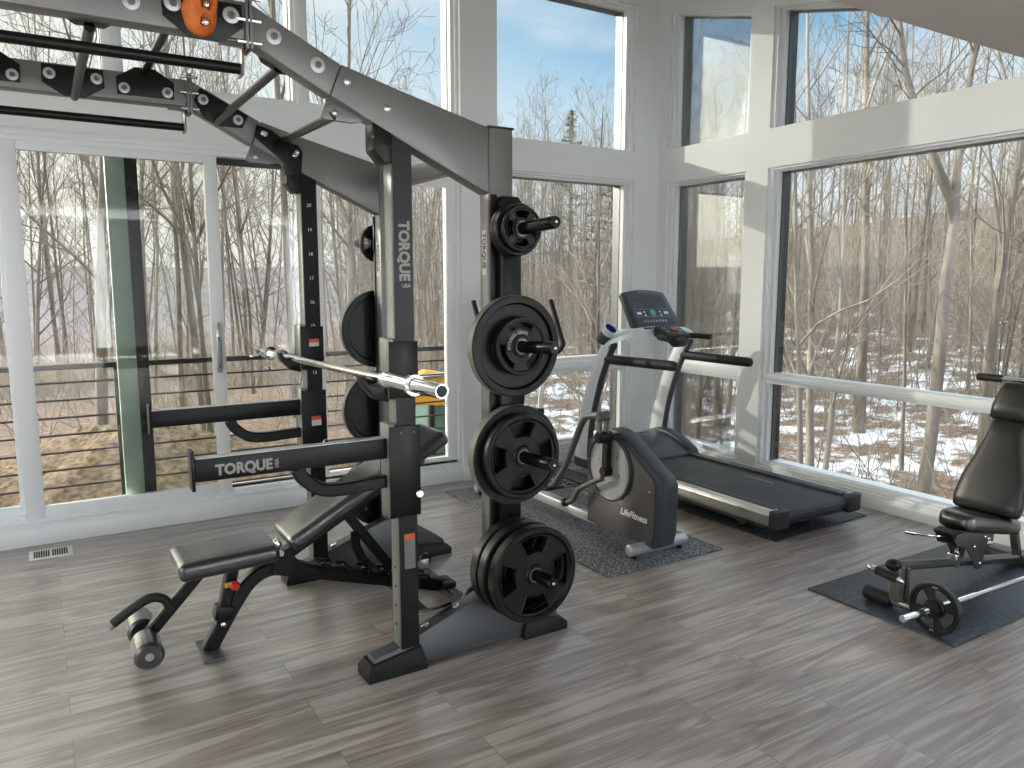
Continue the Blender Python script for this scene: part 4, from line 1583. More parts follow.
spotter(2.78, True)
spotter(3.94, False)
j_hook(2.78)
j_hook(3.94)
text('lettering', 'TORQUE', 0.058, frame_m((1.183, NY0 - 0.0042, 1.805), (0, 0, -1), (1, 0, 0)), LETTER_GREY, near['up'], 0.0006, 0.95, bold=0.0026)
text('lettering', 'USA', 0.020, frame_m((1.190, NY0 - 0.0042, 1.556), (1, 0, 0), (0, 0, 1)), LETTER_GREY, near['up'], 0.0006, 1.0, bold=0.0006)
MB().bx(1.180, 1.226, NY0 - 0.0048, NY0 - 0.003, 0.435, 0.555).build('warning_label', LABEL_GREY, near['up'])
MB().bx(1.180, 1.226, NY0 - 0.0048, NY0 - 0.003, 0.556, 0.580).build('warning_label', LABEL_ORANGE, near['up'])

# ---- barbell on the hooks
bA, bB = Vector((1.078, 2.178, 1.232)), Vector((1.078, 4.515, 1.180))
bd = (bB - bA).normalized()
bell = thing('barbell', 'chrome olympic barbell resting on the rack hooks', 'barbell', tuple((bA + bB) / 2))
L = (bB - bA).length
MB().cyl(bA + bd * 0.40, bB - bd * 0.40, 0.0160, 20).build('shaft', CHROME, bell)
for o, d in ((bA, bd), (bB, -bd)):
    mb = MB()
    mb.lathe([(0, 0.003), (0.012, 0.003), (0.012, 0.0), (0.024, 0.0), (0.0255, 0.004), (0.0255, 0.40), (0.030, 0.43), (0.032, 0.44), (0.032, 0.465), (0.022, 0.47), (0, 0.47)], o, d, 28)
    sl = mb.build('sleeve', CHROME, bell)
    MB().lathe([(0, -0.001), (0.019, -0.001), (0.019, 0.004), (0, 0.004)], o, d, 20).build('end_cap', BLACK_STEEL, sl)
    MB().lathe([(0.0255, 0.205), (0.037, 0.205), (0.037, 0.228), (0.0255, 0.228), (0.0255, 0.205)], o, d, 28).build('collar_ring', CHROME, sl)
# spring clip with flag handles on the far sleeve
mb = MB()
c = bB - bd * 0.14
mb.ring(c, bd, 0.0265, 0.032, 0.035, 20)
mb.tube([c + Vector((-0.028, 0, 0.005)), c + Vector((-0.05, -0.02, -0.01)), c + Vector((-0.075, -0.045, -0.012))], 0.004, 8)
mb.box(c + Vector((-0.085, -0.05, -0.012)), (0.045, 0.02, 0.012), 0.003)
mb.tube([c + Vector((0.0, 0, -0.028)), c + Vector((0.005, -0.02, -0.05)), c + Vector((0.0, -0.04, -0.075))], 0.004, 8)
mb.box(c + Vector((-0.005, -0.05, -0.085)), (0.035, 0.02, 0.02), 0.003)
clip = mb.build('spring_clip', CHROME)
tag(clip, 'small bright spring clip on the far end of the barbell', 'bar clip')

# ================================================================== WEIGHT PLATES


def plate(label, x, z, yf, yb, r, out, style='grip4', mtl=PLATE_BLACK, group=None, lettering=None, axis='y', a_off=45):
    """outer face at yf, inner at yb (along y), round hole holes for the hands"""
    th_ = abs(yb - yf)
    if axis == 'y':
        c = Vector((x, (yf + yb) / 2, z))
        d = Vector((0, 1 if yf > yb else -1, 0))
        u, v = Vector((1, 0, 0)), Vector((0, 0, 1))
    else:
        c = Vector(((yf + yb) / 2, x, z))
        d = Vector((-1, 0, 0))
        u, v = Vector((0, -1, 0)), Vector((0, 0, 1))
    t = thing('weight_plate', label, 'weight plate', tuple(c), group)
    mb = MB()
    h = th_ / 2
    rim = 0.13 * r
    if style == 'solid':
        mb.lathe([(0.025, -h * .7), (0.25 * r, -h * .7), (0.27 * r, -h * .35), (0.82 * r, -h * .35), (0.86 * r, -h), (0.98 * r, -h), (r, -h * .85), (r, h * .85), (0.98 * r, h), (0.86 * r, h), (0.82 * r, h * .35),
                  (0.27 * r, h * .35), (0.25 * r, h * .7), (0.025, h * .7), (0.025, -h * .7)], c, d, 64)
    else:
        n = {'grip4': 4, 'grip3': 3, 'spoke': 4}[style]
        ra, rb = {'grip4': (0.46 * r, 0.82 * r), 'grip3': (0.62 * r, 0.85 * r), 'spoke': (0.36 * r, 0.80 * r)}[style]
        hole = {'grip4': 50, 'grip3': 74, 'spoke': 60}[style]
        # rim, hub, and the web with hand openings between them
        mb.lathe([(rb, -h * .55), (0.86 * r, -h * .6), (0.89 * r, -h), (0.97 * r, -h), (r, -h * .8), (r, h * .8), (0.97 * r, h), (0.89 * r, h), (0.86 * r, h * .6), (rb, h * .55), (rb, -h * .55)], c, d, 64)
        mb.lathe([(0.025, -h * .9), (0.040, -h * .9), (0.045, -h * .6), (ra, -h * .55), (ra, h * .55), (0.045, h * .6), (0.040, h * .9), (0.025, h * .9), (0.025, -h * .9)], c, d, 48)
        for k in range(n):
            a0 = R(a_off + k * 360 / n - (360 / n - hole) / 2)
            a1 = R(a_off + k * 360 / n + (360 / n - hole) / 2)
            mb.sector(c, u, v, ra - 0.002, rb + 0.002, a0, a1, th_ * 0.6, 8)
            # raised lip round each opening
            b0, b1 = a1, R(a_off + (k + 1) * 360 / n - (360 / n - hole) / 2)
            P = [c + d * h * 0.62 + (u * math.cos(b0 + (b1 - b0) * q / 10) + v * math.sin(b0 + (b1 - b0) * q / 10)) * ra for q in range(11)] + \
                [c + d * h * 0.62 + (u * math.cos(b1 + (b0 - b1) * q / 10) + v * math.sin(b1 + (b0 - b1) * q / 10)) * rb for q in range(11)]
            mb.tube(P, 0.004, 6, closed=True, up=tuple(d))
    mb.build('plate_body', mtl, t)
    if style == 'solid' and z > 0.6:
        MB().lathe([(r - 0.001, -h * .8), (r + 0.0012, -h * .8), (r + 0.0012, h * .8), (r - 0.001, h * .8), (r - 0.001, -h * .8)], c, d, 64).build('rim_light', RIM_LIGHT, t)  # pale ring painting reflected light onto the rim
    mb = MB()
    mb.lathe([(0.0245, -h * .95), (0.031, -h * .95), (0.031, h * .97), (0.0245, h * .97), (0.0245, -h * .95)], c, d, 32)
    mb.build('bore_ring', STEEL_GREY, t)
    if lettering:
        for s, ang, size, rr, *lv_ in lettering:
            e = d * (h * (lv_[0] if lv_ else 0.62))
            rot = R(ang)
            M = frame_m(tuple(c + e), u * math.cos(rot) - v * math.sin(rot) if axis == 'y' and d.y < 0 else u * math.cos(rot) + v * math.sin(rot),
                        u * math.sin(rot) + v * math.cos(rot) if axis == 'y' and d.y < 0 else v * math.cos(rot) - u * math.sin(rot))
            text('lettering', s, size, M, LETTER_GREY, t, 0.0006, 1.0, bold=0.0008, arc=rr, align='CENTER')
    return t


PX = 1.652
# near side, top peg
plate('rearmost of the three small plates on the top near peg', PX, 1.783, 2.662, 2.690, 0.104, -1, 'grip4')
plate('middle one of the three small plates on the top near peg', PX, 1.784, 2.632, 2.660, 0.104, -1, 'grip4')
plate('front small plate with round openings on the top near peg', PX, 1.786, 2.604, 2.630, 0.091, -1, 'spoke')
# second peg
plate('large flat black plate behind the small lettered plate on the second near peg', PX, 1.316, 2.645, 2.690, 0.207, -1, 'solid')
plate('small three-grip plate with grey lettering on the second near peg', PX, 1.320, 2.606, 2.643, 0.119, -1, 'grip3', a_off=30,
      lettering=(('FITNESS GEAR', -35, 0.019, 0.050), ('10LBS', 118, 0.016, 0.052)))
# third peg
plate('large plate with pale painted rim light at the back of the third near peg', PX, 0.866, 2.640, 2.690, 0.207, -1, 'solid')
plate('large four-grip plate at the front of the third near peg', PX, 0.869, 2.590, 2.638, 0.178, -1, 'grip4')
# bottom peg
plate('rearmost large plate of three on the bottom near peg', PX, 0.387, 2.640, 2.690, 0.204, -1, 'solid')
plate('middle large plate of three on the bottom near peg', PX, 0.390, 2.575, 2.625, 0.204, -1, 'grip4')
plate('frontmost large four-grip plate on the bottom near peg close to the floor', PX, 0.394, 2.496, 2.546, 0.201, -1, 'grip4')
# far side
plate('small plate on the top peg of the far rack frame', PX - 0.03, 1.785, 4.060, 4.030, 0.104, 1, 'grip4')
plate('large flat plate on the second peg of the far rack frame', PX - 0.04, 1.316, 4.075, 4.030, 0.214, 1, 'solid')
plate('large flat plate on the third peg of the far rack frame behind the spotter arm', PX - 0.04, 0.866, 4.075, 4.030, 0.214, 1, 'solid')
plate('large flat plate low on the far rack frame behind the bench', PX - 0.04, 0.400, 4.085, 4.035, 0.214, 1, 'solid')

# ================================================================== ADJUSTABLE BENCH
BY = 3.345
bench = thing('weight_bench', 'black adjustable incline bench with leg roller standing in front of the rack', 'weight bench', (0.9, BY, 0))
# foot plate and front leg, running on as the rear rail
mb = MB()
mb.bx(0.488, 0.575, BY - 0.112, BY + 0.112, 0.0, 0.010, 0.003)
mb.build('foot_plate', BASE_GREY, bench)
mb = MB()
path = smooth_path([(0.525, BY, 0.008), (0.585, BY, 0.105), (0.655, BY, 0.215), (0.715, BY, 0.285), (0.79, BY, 0.318), (0.87, BY, 0.308)], 6)
mb.rtube(path + [(1.66, BY, 0.062)], 0.052, 0.062, (0, 0, 1))
fr = mb.build('main_frame', BLACK_STEEL, bench)
# notched ladder plates along the rail
for s in (-1, 1):
    mb = MB()
    y = BY + s * 0.036
    zr = lambda x: 0.308 + (x - 0.87) * (0.062 - 0.308) / (1.66 - 0.87)
    pts = [(0.80, zr(0.80) - 0.030), (1.60, zr(1.60) - 0.030), (1.60, zr(1.60) + 0.03)]
    x = 1.56
    while x > 0.98:
        z = zr(x)
        pts += [(x, z + 0.035), (x - 0.012, z + 0.055), (x - 0.055, z + 0.066), (x - 0.058, z + 0.055), (x - 0.020, z + 0.044), (x - 0.028, z + 0.026), (x - 0.045, z + 0.030)]
        x -= 0.098
    pts += [(0.93, zr(0.93) + 0.034), (0.88, zr(0.88) + 0.085), (0.84, 0.40), (0.80, 0.38)]
    mb.prism(pts, 'y', y - 0.004, y + 0.004)
    mb.build('ladder_plate', BLACK_STEEL, fr)
# rear T foot with wheels
mb = MB()
mb.rtube([(1.655, BY - 0.30, 0.030), (1.655, BY - 0.22, 0.042), (1.655, BY + 0.22, 0.042), (1.655, BY + 0.30, 0.030)], 0.055, 0.05, (0, 0, 1))
mb.box((1.66, BY, 0.072), (0.07, 0.12, 0.03), 0.006)
ft = mb.build('rear_foot', BLACK_STEEL, bench)
for s in (-1, 1):
    mb = MB()
    mb.box((1.66, BY + s * 0.245, 0.088), (0.05, 0.012, 0.05), 0.004)
    mb.box((1.63, BY + s * 0.27, 0.080), (0.03, 0.03, 0.03), 0.004)
    mb.build('wheel_bracket', SILVER, ft)
    mb = MB()
    mb.lathe([(0, -.013), (0.030, -.013), (0.033, -.009), (0.033, .009), (0.030, .013), (0, .013)], (1.675, BY + s * 0.265, 0.105), (0, 1, 0), 24)
    mb.build('wheel', RUBBER, ft)
    MB().cyl((1.655, BY + s * 0.285, 0.012), (1.655, BY + s * 0.285, 0.0), 0.02, 12).build('rubber_foot', RUBBER, ft)
# seat post with pop pin
mb = MB()
mb.rtube([(0.578, BY, 0.100), (0.648, BY, 0.395)], 0.058, 0.050, (1, 0, 0))
mb.box((0.592, BY, 0.165), (0.075, 0.07, 0.06), 0.006, (0, R(14), 0))
sp_ = mb.build('seat_post', BLACK_STEEL, bench)
mb = MB()
mb.cyl((0.632, BY - 0.03, 0.298), (0.632, BY - 0.062, 0.298), 0.010, 12)
mb.cyl((0.632, BY - 0.055, 0.298), (0.632, BY - 0.082, 0.298), 0.021, 18, 0.006)
mb.build('adjustment_knob', RED, sp_, label='red knob')
MB().box((0.612, BY - 0.035, 0.292), (0.028, 0.008, 0.022), 0.002).build('warning_tag', YELLOW_P, sp_, label='yellow tag')
bolt(0.585, BY - 0.031, 0.120, (0, -1, 0), sp_, 0.012, False)
# seat and backrest cushions


def cushion(c, size, rot, name, parent, mtl=VINYL, taper=0.0, bulge=0.012):
    b = bmesh.new()
    bmesh.ops.create_cube(b, size=1.0)
    bmesh.ops.scale(b, vec=Vector(size), verts=b.verts)
    bmesh.ops.subdivide_edges(b, edges=[e for e in b.edges if abs(e.verts[0].co.z - e.verts[1].co.z) < 1e-6], cuts=3, use_grid_fill=True)
    bmesh.ops.bevel(b, geom=[e for e in b.edges if e.calc_face_angle(0) > 1.0], offset=size[2] * 0.36, segments=5, profile=0.5, affect='EDGES', clamp_overlap=True)
    for v in b.verts:
        fx, fy = v.co.x / size[0] * 2, v.co.y / size[1] * 2
        if v.co.z > 0:
            v.co.z += bulge * max(0, 1 - fx ** 4) * max(0, 1 - fy ** 4)
        v.co.y *= 1 + taper * fx
    M = Matrix.Translation(Vector(c)) @ Euler(rot).to_matrix().to_4x4()
    bmesh.ops.transform(b, matrix=M, verts=b.verts)
    mb = MB()
    mb._merge(b)
    return mb.build(name, mtl, parent, ang=50)


st = cushion((0.610, BY, 0.418), (0.405, 0.292, 0.075), (0, R(-2), 0), 'seat', bench, bulge=0.006)
MB().box((0.61, BY, 0.377), (0.33, 0.20, 0.012), 0.003, (0, R(-2), 0)).build('seat_board', BLACK_STEEL, st)
ang = math.atan2(0.40, 0.74)
bc = Vector((1.240, BY, 0.645))
bk = cushion(tuple(bc), (0.86, 0.278, 0.072), (0, -ang, 0), 'backrest', bench, bulge=0.006)
n_ = Vector((math.sin(ang), 0, -math.cos(ang)))
t_b = Vector((math.cos(ang), 0, math.sin(ang)))
mb = MB()
mb.rtube([tuple(bc + n_ * 0.062 - t_b * 0.46), tuple(bc + n_ * 0.062 + t_b * 0.30)], 0.07, 0.05, (0, 0, 1))
mb.build('backrest_tube', BLACK_STEEL, bk)
mb = MB()
mb.cyl((0.835, BY - 0.055, 0.395), (0.835, BY + 0.055, 0.395), 0.014, 14)
mb.box((0.822, BY, 0.425), (0.05, 0.06, 0.035), 0.006, (0, -ang, 0))
mb.build('hinge', CHROME, bench)
# support strut
mb = MB()
for s in (-1, 1):
    mb.rtube([(1.13, BY + s * 0.030, 0.545), (1.365, BY + s * 0.030, 0.215)], 0.012, 0.042, (1, 0, 0))
mb.cyl((1.13, BY - 0.05, 0.545), (1.13, BY + 0.05, 0.545), 0.010, 12)
mb.cyl((1.365, BY - 0.075, 0.212), (1.365, BY + 0.075, 0.212), 0.011, 12)
mb.box((1.25, BY, 0.38), (0.09, 0.05, 0.006), 0.0, (0, R(54), 0))
mb.build('support_strut', BLACK_STEEL, bench)
# leg holder
mb = MB()
mb.rtube([(0.515, BY, 0.370), (0.285, BY, 0.125)], 0.045, 0.05, (0, 0, 1))
la = mb.build('leg_holder', BLACK_STEEL, bench)
for y, nm in ((BY - 0.045, 0), (BY + 0.045, 1)):
    y2 = y - 0.155 if nm == 0 else y + 0.155
    mb = MB()
    mb.cyl((0.278, y, 0.128), (0.278, y2, 0.128), 0.056, 32, 0.012)
    rr_ = mb.build('foam_roller', VINYL, la)
    MB().cyl((0.278, y2 + (0.002 if nm == 0 else -0.002), 0.128), (0.278, y2 + (-0.004 if nm == 0 else 0.004), 0.128), 0.016, 16).build('roller_cap', LETTER_GREY, rr_, label='grey end cap')
mb = MB()
hpth = smooth_path([(0.385, BY - 0.03, 0.232), (0.360, BY - 0.03, 0.283), (0.310, BY - 0.03, 0.300), (0.245, BY - 0.03, 0.272), (0.165, BY - 0.03, 0.222)], 5)
mb.tube(hpth, 0.019, 14)
hh_ = mb.build('handle', FOAM, la)
MB().cyl((0.168, BY - 0.03, 0.224), (0.153, BY - 0.03, 0.2145), 0.0192, 14).build('handle_cap', LETTER_GREY, hh_, label='grey end cap')

# ================================================================== MATS


def floor_mat(name, label, x0, x1, y0, y1, t, mtl, rot=0.0):
    mb = MB()
    mb.box((0, 0, t / 2), (x1 - x0, y1 - y0, t), min(0.003, t * 0.3))
    o = mb.build(name, mtl)
    o.location = ((x0 + x1) / 2, (y0 + y1) / 2, 0)
    o.rotation_euler = (0, 0, rot)
    return tag(o, label, 'floor mat')


floor_mat('exercise_mat', 'speckled grey rubber mat under the elliptical trainer', 2.513, 3.374, 3.085, 5.06, 0.009, MAT_SPECK, R(-0.6))
floor_mat('exercise_mat', 'dark rubber mat under the treadmill', 3.70, 4.66, 3.02, 5.12, 0.009, MAT_DARK, R(2.0))
mc = floor_mat('exercise_mat', 'smooth black mat under the seated weight machine', 3.288, 4.80, 1.68, 2.43, 0.009, MAT_BLACK)

# ================================================================== ELLIPTICAL TRAINER
EXC = 2.925
MT = 0.009
el = thing('elliptical_trainer', 'dark grey elliptical trainer with a round pale disc on its rear drive housing', 'elliptical trainer', (EXC, 4.0, MT))
prof = [(3.80, 0.075), (3.19, 0.068), (3.135, 0.10), (3.118, 0.17), (3.112, 0.45), (3.135, 0.485), (3.46, 0.675), (3.52, 0.697), (3.60, 0.702), (3.70, 0.672), (3.775, 0.60), (3.80, 0.52)]
mb = MB()
mb.prism(prof, 'x', EXC - 0.056, EXC + 0.056, 0.012, 3)
hs = mb.build('drive_housing', ELL_RIM, el)
inset = lambda P, c, k: [(c[0] + (p[0] - c[0]) * k, c[1] + (p[1] - c[1]) * k) for p in P]
for s in (-1, 1):
    mb = MB()
    pin = [(3.795, 0.085), (3.235, 0.078), (3.190, 0.12), (3.180, 0.44), (3.20, 0.475), (3.45, 0.640), (3.53, 0.672), (3.60, 0.675), (3.68, 0.65), (3.765, 0.58), (3.795, 0.51)]
    mb.prism(pin, 'x', EXC + s * 0.054, EXC + s * 0.064, 0.004)
    sp2 = mb.build('side_panel', ELL_BODY, hs)
    mb = MB()
    mb.lathe([(0.0, 0), (0.182, 0), (0.188, 0.010), (0.0, 0.012)], (EXC + s * 0.062, 3.575, 0.470), (s, 0, 0), 56)
    ds = mb.build('crank_disc', ELL_DISC, el)
    mb = MB()
    mb.lathe([(0.184, -.002), (0.206, -.002), (0.206, 0.014), (0.196, 0.018), (0.184, 0.014), (0.184, -.002)], (EXC + s * 0.062, 3.575, 0.470), (s, 0, 0), 56)
    mb.build('disc_rim', ELL_RIM, ds)
    for k in range(6):
        a_ = k * math.pi / 3 + 0.3
        MB().cyl((EXC + s * 0.073, 3.575 + 0.10 * math.cos(a_), 0.47 + 0.10 * math.sin(a_)), (EXC + s * 0.076, 3.575 + 0.10 * math.cos(a_), 0.47 + 0.10 * math.sin(a_)), 0.005, 10).build('screw', STEEL_GREY, ds)
    # crank arm with its pins
    xa = EXC + s * 0.106
    zt = 0.66 if s < 0 else 0.30
    zb_ = 0.44
    mb = MB()
    mb.rtube([(xa, 3.565, 0.43), (xa, 3.555, 0.675 if s < 0 else 0.25)], 0.052, 0.036, (1, 0, 0))
    mb.cyl((EXC + s * 0.074, 3.565, 0.45), (xa + s * 0.03, 3.565, 0.45), 0.032, 20, 0.006)
    top_z = 0.665 if s < 0 else 0.26
    mb.cyl((EXC + s * 0.081, 3.555, top_z), (xa + s * 0.075, 3.555, top_z), 0.036, 20, 0.006)
    mb.build('crank_arm', BLACK_STEEL, el)
    # forked link up to the pedal bar
    lz = top_z
    mb = MB()
    for dx in (0.035, 0.085):
        mb.rtube([(xa + s * dx - s * 0.02, 3.555, lz - 0.02), (xa + s * dx - s * 0.02, 3.545, lz + 0.135)], 0.040, 0.016, (1, 0, 0))
    mb.cyl((xa + s * 0.005, 3.545, lz + 0.128), (xa + s * 0.080, 3.545, lz + 0.128), 0.030, 20, 0.006)
    mb.build('link_fork', ELL_BODY, el)
    pz = lz + 0.128
    xb = xa + s * 0.045
    path = smooth_path([(xb, 3.56, pz), (xb, 3.66, pz - 0.015), (xb, 3.735, pz - 0.055), (xb, 3.83, pz - 0.22), (xb, 3.95, max(0.24, pz - 0.42)), (xb, 4.12, 0.225), (xb, 4.42, 0.215)], 6)
    mb = MB()
    mb.tube(path, 0.021, 16)
    pbm = mb.build('pedal_bar', ELL_BODY, el)
    mb = MB()
    mb.prism([(4.02, 0.236), (4.46, 0.226), (4.48, 0.262), (4.44, 0.250), (4.03, 0.252)], 'x', xb - 0.075, xb + 0.075, 0.004)
    mb.build('foot_pedal', RUBBER, pbm)
    # lower lever with end stop
    path = smooth_path([(xb - s * 0.02, 3.565, 0.41), (xb - s * 0.02, 3.70, 0.345), (xb - s * 0.02, 3.80, 0.285), (xb - s * 0.02, 3.86, 0.205), (xb - s * 0.02, 3.935, 0.17)], 5)
    mb = MB()
    mb.tube(path, 0.0165, 14)
    lv = mb.build('stride_lever', ELL_BODY, el)
    MB().cyl((xb - s * 0.02, 3.925, 0.175), (xb - s * 0.02, 3.958, 0.162), 0.026, 16, 0.005).build('end_stop', RUBBER, lv)
    # swinging arm with hand grip
    xh = EXC + s * 0.31
    dy = 0.0 if s > 0 else 0.06
    mb = MB()
    path = smooth_path([(xb, 4.42, 0.215), (xb + s * 0.02, 4.55, 0.33), (EXC + s * 0.19, 4.72, 0.62), (xh - s * 0.05, 4.74, 0.95), (xh, 4.71 + dy, 1.06)], 6)
    mb.tube(path, 0.019, 14)
    sa = mb.build('swing_arm', SILVER, el)
    mb = MB()
    path = smooth_path([(xh, 4.70 + dy, 1.055), (xh, 4.645 + dy, 1.075), (xh, 4.60 + dy, 1.125), (xh, 4.63 + dy, 1.18), (xh, 4.69 + dy, 1.30), (xh, 4.765 + dy, 1.44)], 6)
    mb.tube(path, 0.0175, 14)
    mb.build('hand_grip', FOAM, sa)
text('lettering', 'LifeFitness', 0.056, frame_m((EXC - 0.0645, 3.475, 0.208), (0, -1, 0), (0, 0, 1)), LETTER_WHITE, hs, 0.0008, 1.0, shear=0.3, bold=0.0012)
bolt(EXC - 0.064, 3.215, 0.40, (-1, 0, 0), hs, 0.006, False, 'screw')
mb = MB()
mb.cyl((2.745, 3.262, MT + 0.052), (3.185, 3.262, MT + 0.052), 0.034, 24, 0.010)
sb = mb.build('rear_stabilizer', SILVER, el)
for x in (2.79, 3.14):
    mb = MB()
    mb.cyl((x, 3.262, MT), (x, 3.262, MT + 0.03), 0.017, 14)
    mb.build('levelling_foot', RUBBER, sb)
mb = MB()
mb.cyl((2.645, 4.87, MT + 0.055), (3.285, 4.87, MT + 0.055), 0.034, 24, 0.010)
sb = mb.build('front_stabilizer', SILVER, el)
for x in (2.69, 3.24):
    MB().cyl((x, 4.87, MT), (x, 4.87, MT + 0.03), 0.017, 14).build('levelling_foot', RUBBER, sb)
MB().bx(EXC - 0.04, EXC + 0.04, 3.75, 4.86, 0.055, 0.115, 0.008).build('floor_rail', SILVER, el)
mb = MB()
mb.rtube([(EXC, 4.84, 0.08), (EXC, 4.72, 0.62), (EXC, 4.64, 1.26)], 0.075, 0.06, (0, 1, 0), 0.3)
mb.build('mast', BLACK_STEEL, el)
mb = MB()
mb.cyl((EXC - 0.21, 4.72, 0.62), (EXC + 0.21, 4.72, 0.62), 0.028, 18)
mb.build('pivot_axle', BLACK_STEEL, el)
mb = MB()
mb.box((EXC - 0.04, 4.62, 1.33), (0.24, 0.07, 0.22), 0.02, (R(-20), 0, 0), 3)
cs = mb.build('console', TM_DARK, el)
MB().box((EXC - 0.04, 4.585, 1.335), (0.19, 0.01, 0.15), 0.003, (R(-20), 0, 0)).build('console_screen', SCREEN, cs)

el.location += Vector((0.012, -0.035, 0.0))

# ================================================================== TREADMILL
tm = thing('treadmill', 'silver and dark treadmill with a wide black belt facing the corner windows', 'treadmill', (4.1, 4.0, MT))
TX0, TX1 = 3.675, 4.515
z0, z1 = 0.105, 0.200
yb0, yb1 = 2.985, 4.42
for s, x0, x1 in ((-1, TX0, TX0 + 0.125), (1, TX1 - 0.125, TX1)):
    o_, i_ = (x0, x1) if s < 0 else (x1, x0)
    k = 1 if s < 0 else -1
    mb = MB()
    mb.prism([(o_ + k * 0.018, z0 - 0.005), (o_ + k * 0.002, z0 + 0.03), (o_, z1 - 0.028), (o_ + k * 0.016, z1 - 0.004), (o_ + k * 0.04, z1 + 0.002), (i_ - k * 0.036, z1 + 0.002), (i_ - k * 0.036, z0)], 'y', yb0 + 0.03, yb1 + 0.4, 0.003)
    rr_ = mb.build('side_rail', ALU, tm)
    mb = MB()
    mb.bx(min(i_ - k * 0.075, i_ + k * 0.0), max(i_ - k * 0.075, i_ + k * 0.0), yb0 + 0.04, yb1 + 0.02, z1 - 0.01, z1 + 0.005, 0.003)
    mb.build('foot_strip', TM_BLACK if s < 0 else TM_DARK, rr_)
    mb = MB()
    mb.bx(x0 - 0.004, x1 + 0.01 * (1 if s < 0 else 0), yb0 - 0.022, yb0 + 0.032, z0 - 0.018, z1 + 0.006, 0.014, 3)
    mb.build('end_cap', TM_BLACK, rr_)
mb = MB()
mb.prism([(yb0 + 0.0, z0 + 0.02), (yb0 - 0.008, z0 + 0.05), (yb0 + 0.004, z1 - 0.022), (yb0 + 0.03, z1 - 0.012), (yb1 + 0.1, z1 - 0.012), (yb1 + 0.1, z0 + 0.02)], 'x', TX0 + 0.122, TX1 - 0.122, 0.002)
mb.build('running_belt', BELT, tm)
mb = MB()
mb.bx(TX0 + 0.03, TX1 - 0.03, yb0 + 0.05, yb1 + 0.4, z0 - 0.03, z0 + 0.02, 0.004)
mb.build('deck_frame', TM_BLACK, tm)
MB().box((4.27, 3.60, z1 - 0.0115), (0.012, 0.26, 0.001)).build('belt_scuff', LETTER_GREY, tm, label='pale scuff on the belt')
text('lettering', 'LifeFitness', 0.030, frame_m((TX0 + 0.058, 3.74, z1 + 0.0025), (0, -1, 0), (-1, 0, 0) if False else (1, 0, 0)), TM_BLACK, tm, 0.0004, 1.0, shear=0.3)
# motor hood
mb = MB()
hood = [(yb1 - 0.005, z1 + 0.004), (yb1 + 0.03, z1 + 0.022), (yb1 + 0.16, z1 + 0.085), (yb1 + 0.30, z1 + 0.120), (yb1 + 0.42, z1 + 0.125), (yb1 + 0.56, z1 + 0.08), (yb1 + 0.60, z0 + 0.02), (yb1 + 0.58, z0 - 0.03), (yb1 - 0.005, z0 - 0.03)]
mb.prism(hood, 'x', TX0 + 0.095, TX1 - 0.095, 0.012, 3)
hd_ = mb.build('motor_hood', TM_DARK, tm)
for x0, x1 in ((TX0 + 0.005, TX0 + 0.10), (TX1 - 0.10, TX1 - 0.005)):
    mb = MB()
    mb.prism([(p[0], p[1] + (0.022 if p[1] > z1 + 0.01 else 0.0)) for p in hood], 'x', x0, x1, 0.014, 3)
    mb.build('hood_wing', TM_DARK, hd_)
for x in (TX0 + 0.13, TX1 - 0.13):
    mb = MB()
    mb.cyl((x - 0.02, 3.32, MT + 0.045), (x + 0.02, 3.32, MT + 0.045), 0.045, 24, 0.006)
    mb.box((x, 3.32, MT + 0.075), (0.05, 0.08, 0.04), 0.005)
    mb.build('rear_wheel', RUBBER, tm)
for x in (TX0 + 0.12, TX1 - 0.12):
    MB().bx(x - 0.04, x + 0.04, 4.72, 4.88, MT, 0.10, 0.006).build('front_foot', RUBBER, tm)
# uprights: broad silver posts that curve back to the console
for s, xp in ((-1, TX0 + 0.025), (1, TX1 - 0.025)):
    path = smooth_path([(xp, 4.905, 0.16), (xp, 4.89, 0.36), (xp, 4.84, 0.58), (xp, 4.745, 0.84), (xp, 4.65, 1.02), (xp, 4.58, 1.125)], 6)
    mb = MB()
    sec = [(0.022, -0.062), (0.030, -0.045), (0.030, 0.045), (0.022, 0.062), (-0.022, 0.062), (-0.030, 0.045), (-0.030, -0.045), (-0.022, -0.062)]
    mb.sweep(path, sec, (0, -1, 0.2), [1.25 - 0.45 * i / (len(path) - 1) for i in range(len(path))])
    up_ = mb.build('upright', TM_SILVER, tm)
    mb = MB()
    mb.sweep([(p[0], p[1] - 0.062 * (1.25 - 0.45 * i / (len(path) - 1)), p[2] - 0.02) for i, p in enumerate(path)], [(0.024, -0.012), (0.024, 0.008), (-0.024, 0.008), (-0.024, -0.012)], (0, -1, 0.2))
    mb.build('upright_strip', TM_DARK, up_)
    # hand rail
    mb = MB()
    sec = [(0.030 * math.cos(2 * math.pi * k / 16), 0.036 * math.sin(2 * math.pi * k / 16)) for k in range(16)]
    yR = 3.865 if s < 0 else 3.90
    zr0, zr1 = (0.985, 1.0) if s < 0 else (0.980, 0.980)
    mb.sweep([(xp, 4.62, zr0), (xp, yR + 0.03, zr1), (xp, yR + 0.01, zr1), (xp, yR, zr1)], sec, (0, 0, 1), [1, 1, 0.85, 0.5])
    mb.build('hand_rail', FOAM, up_)
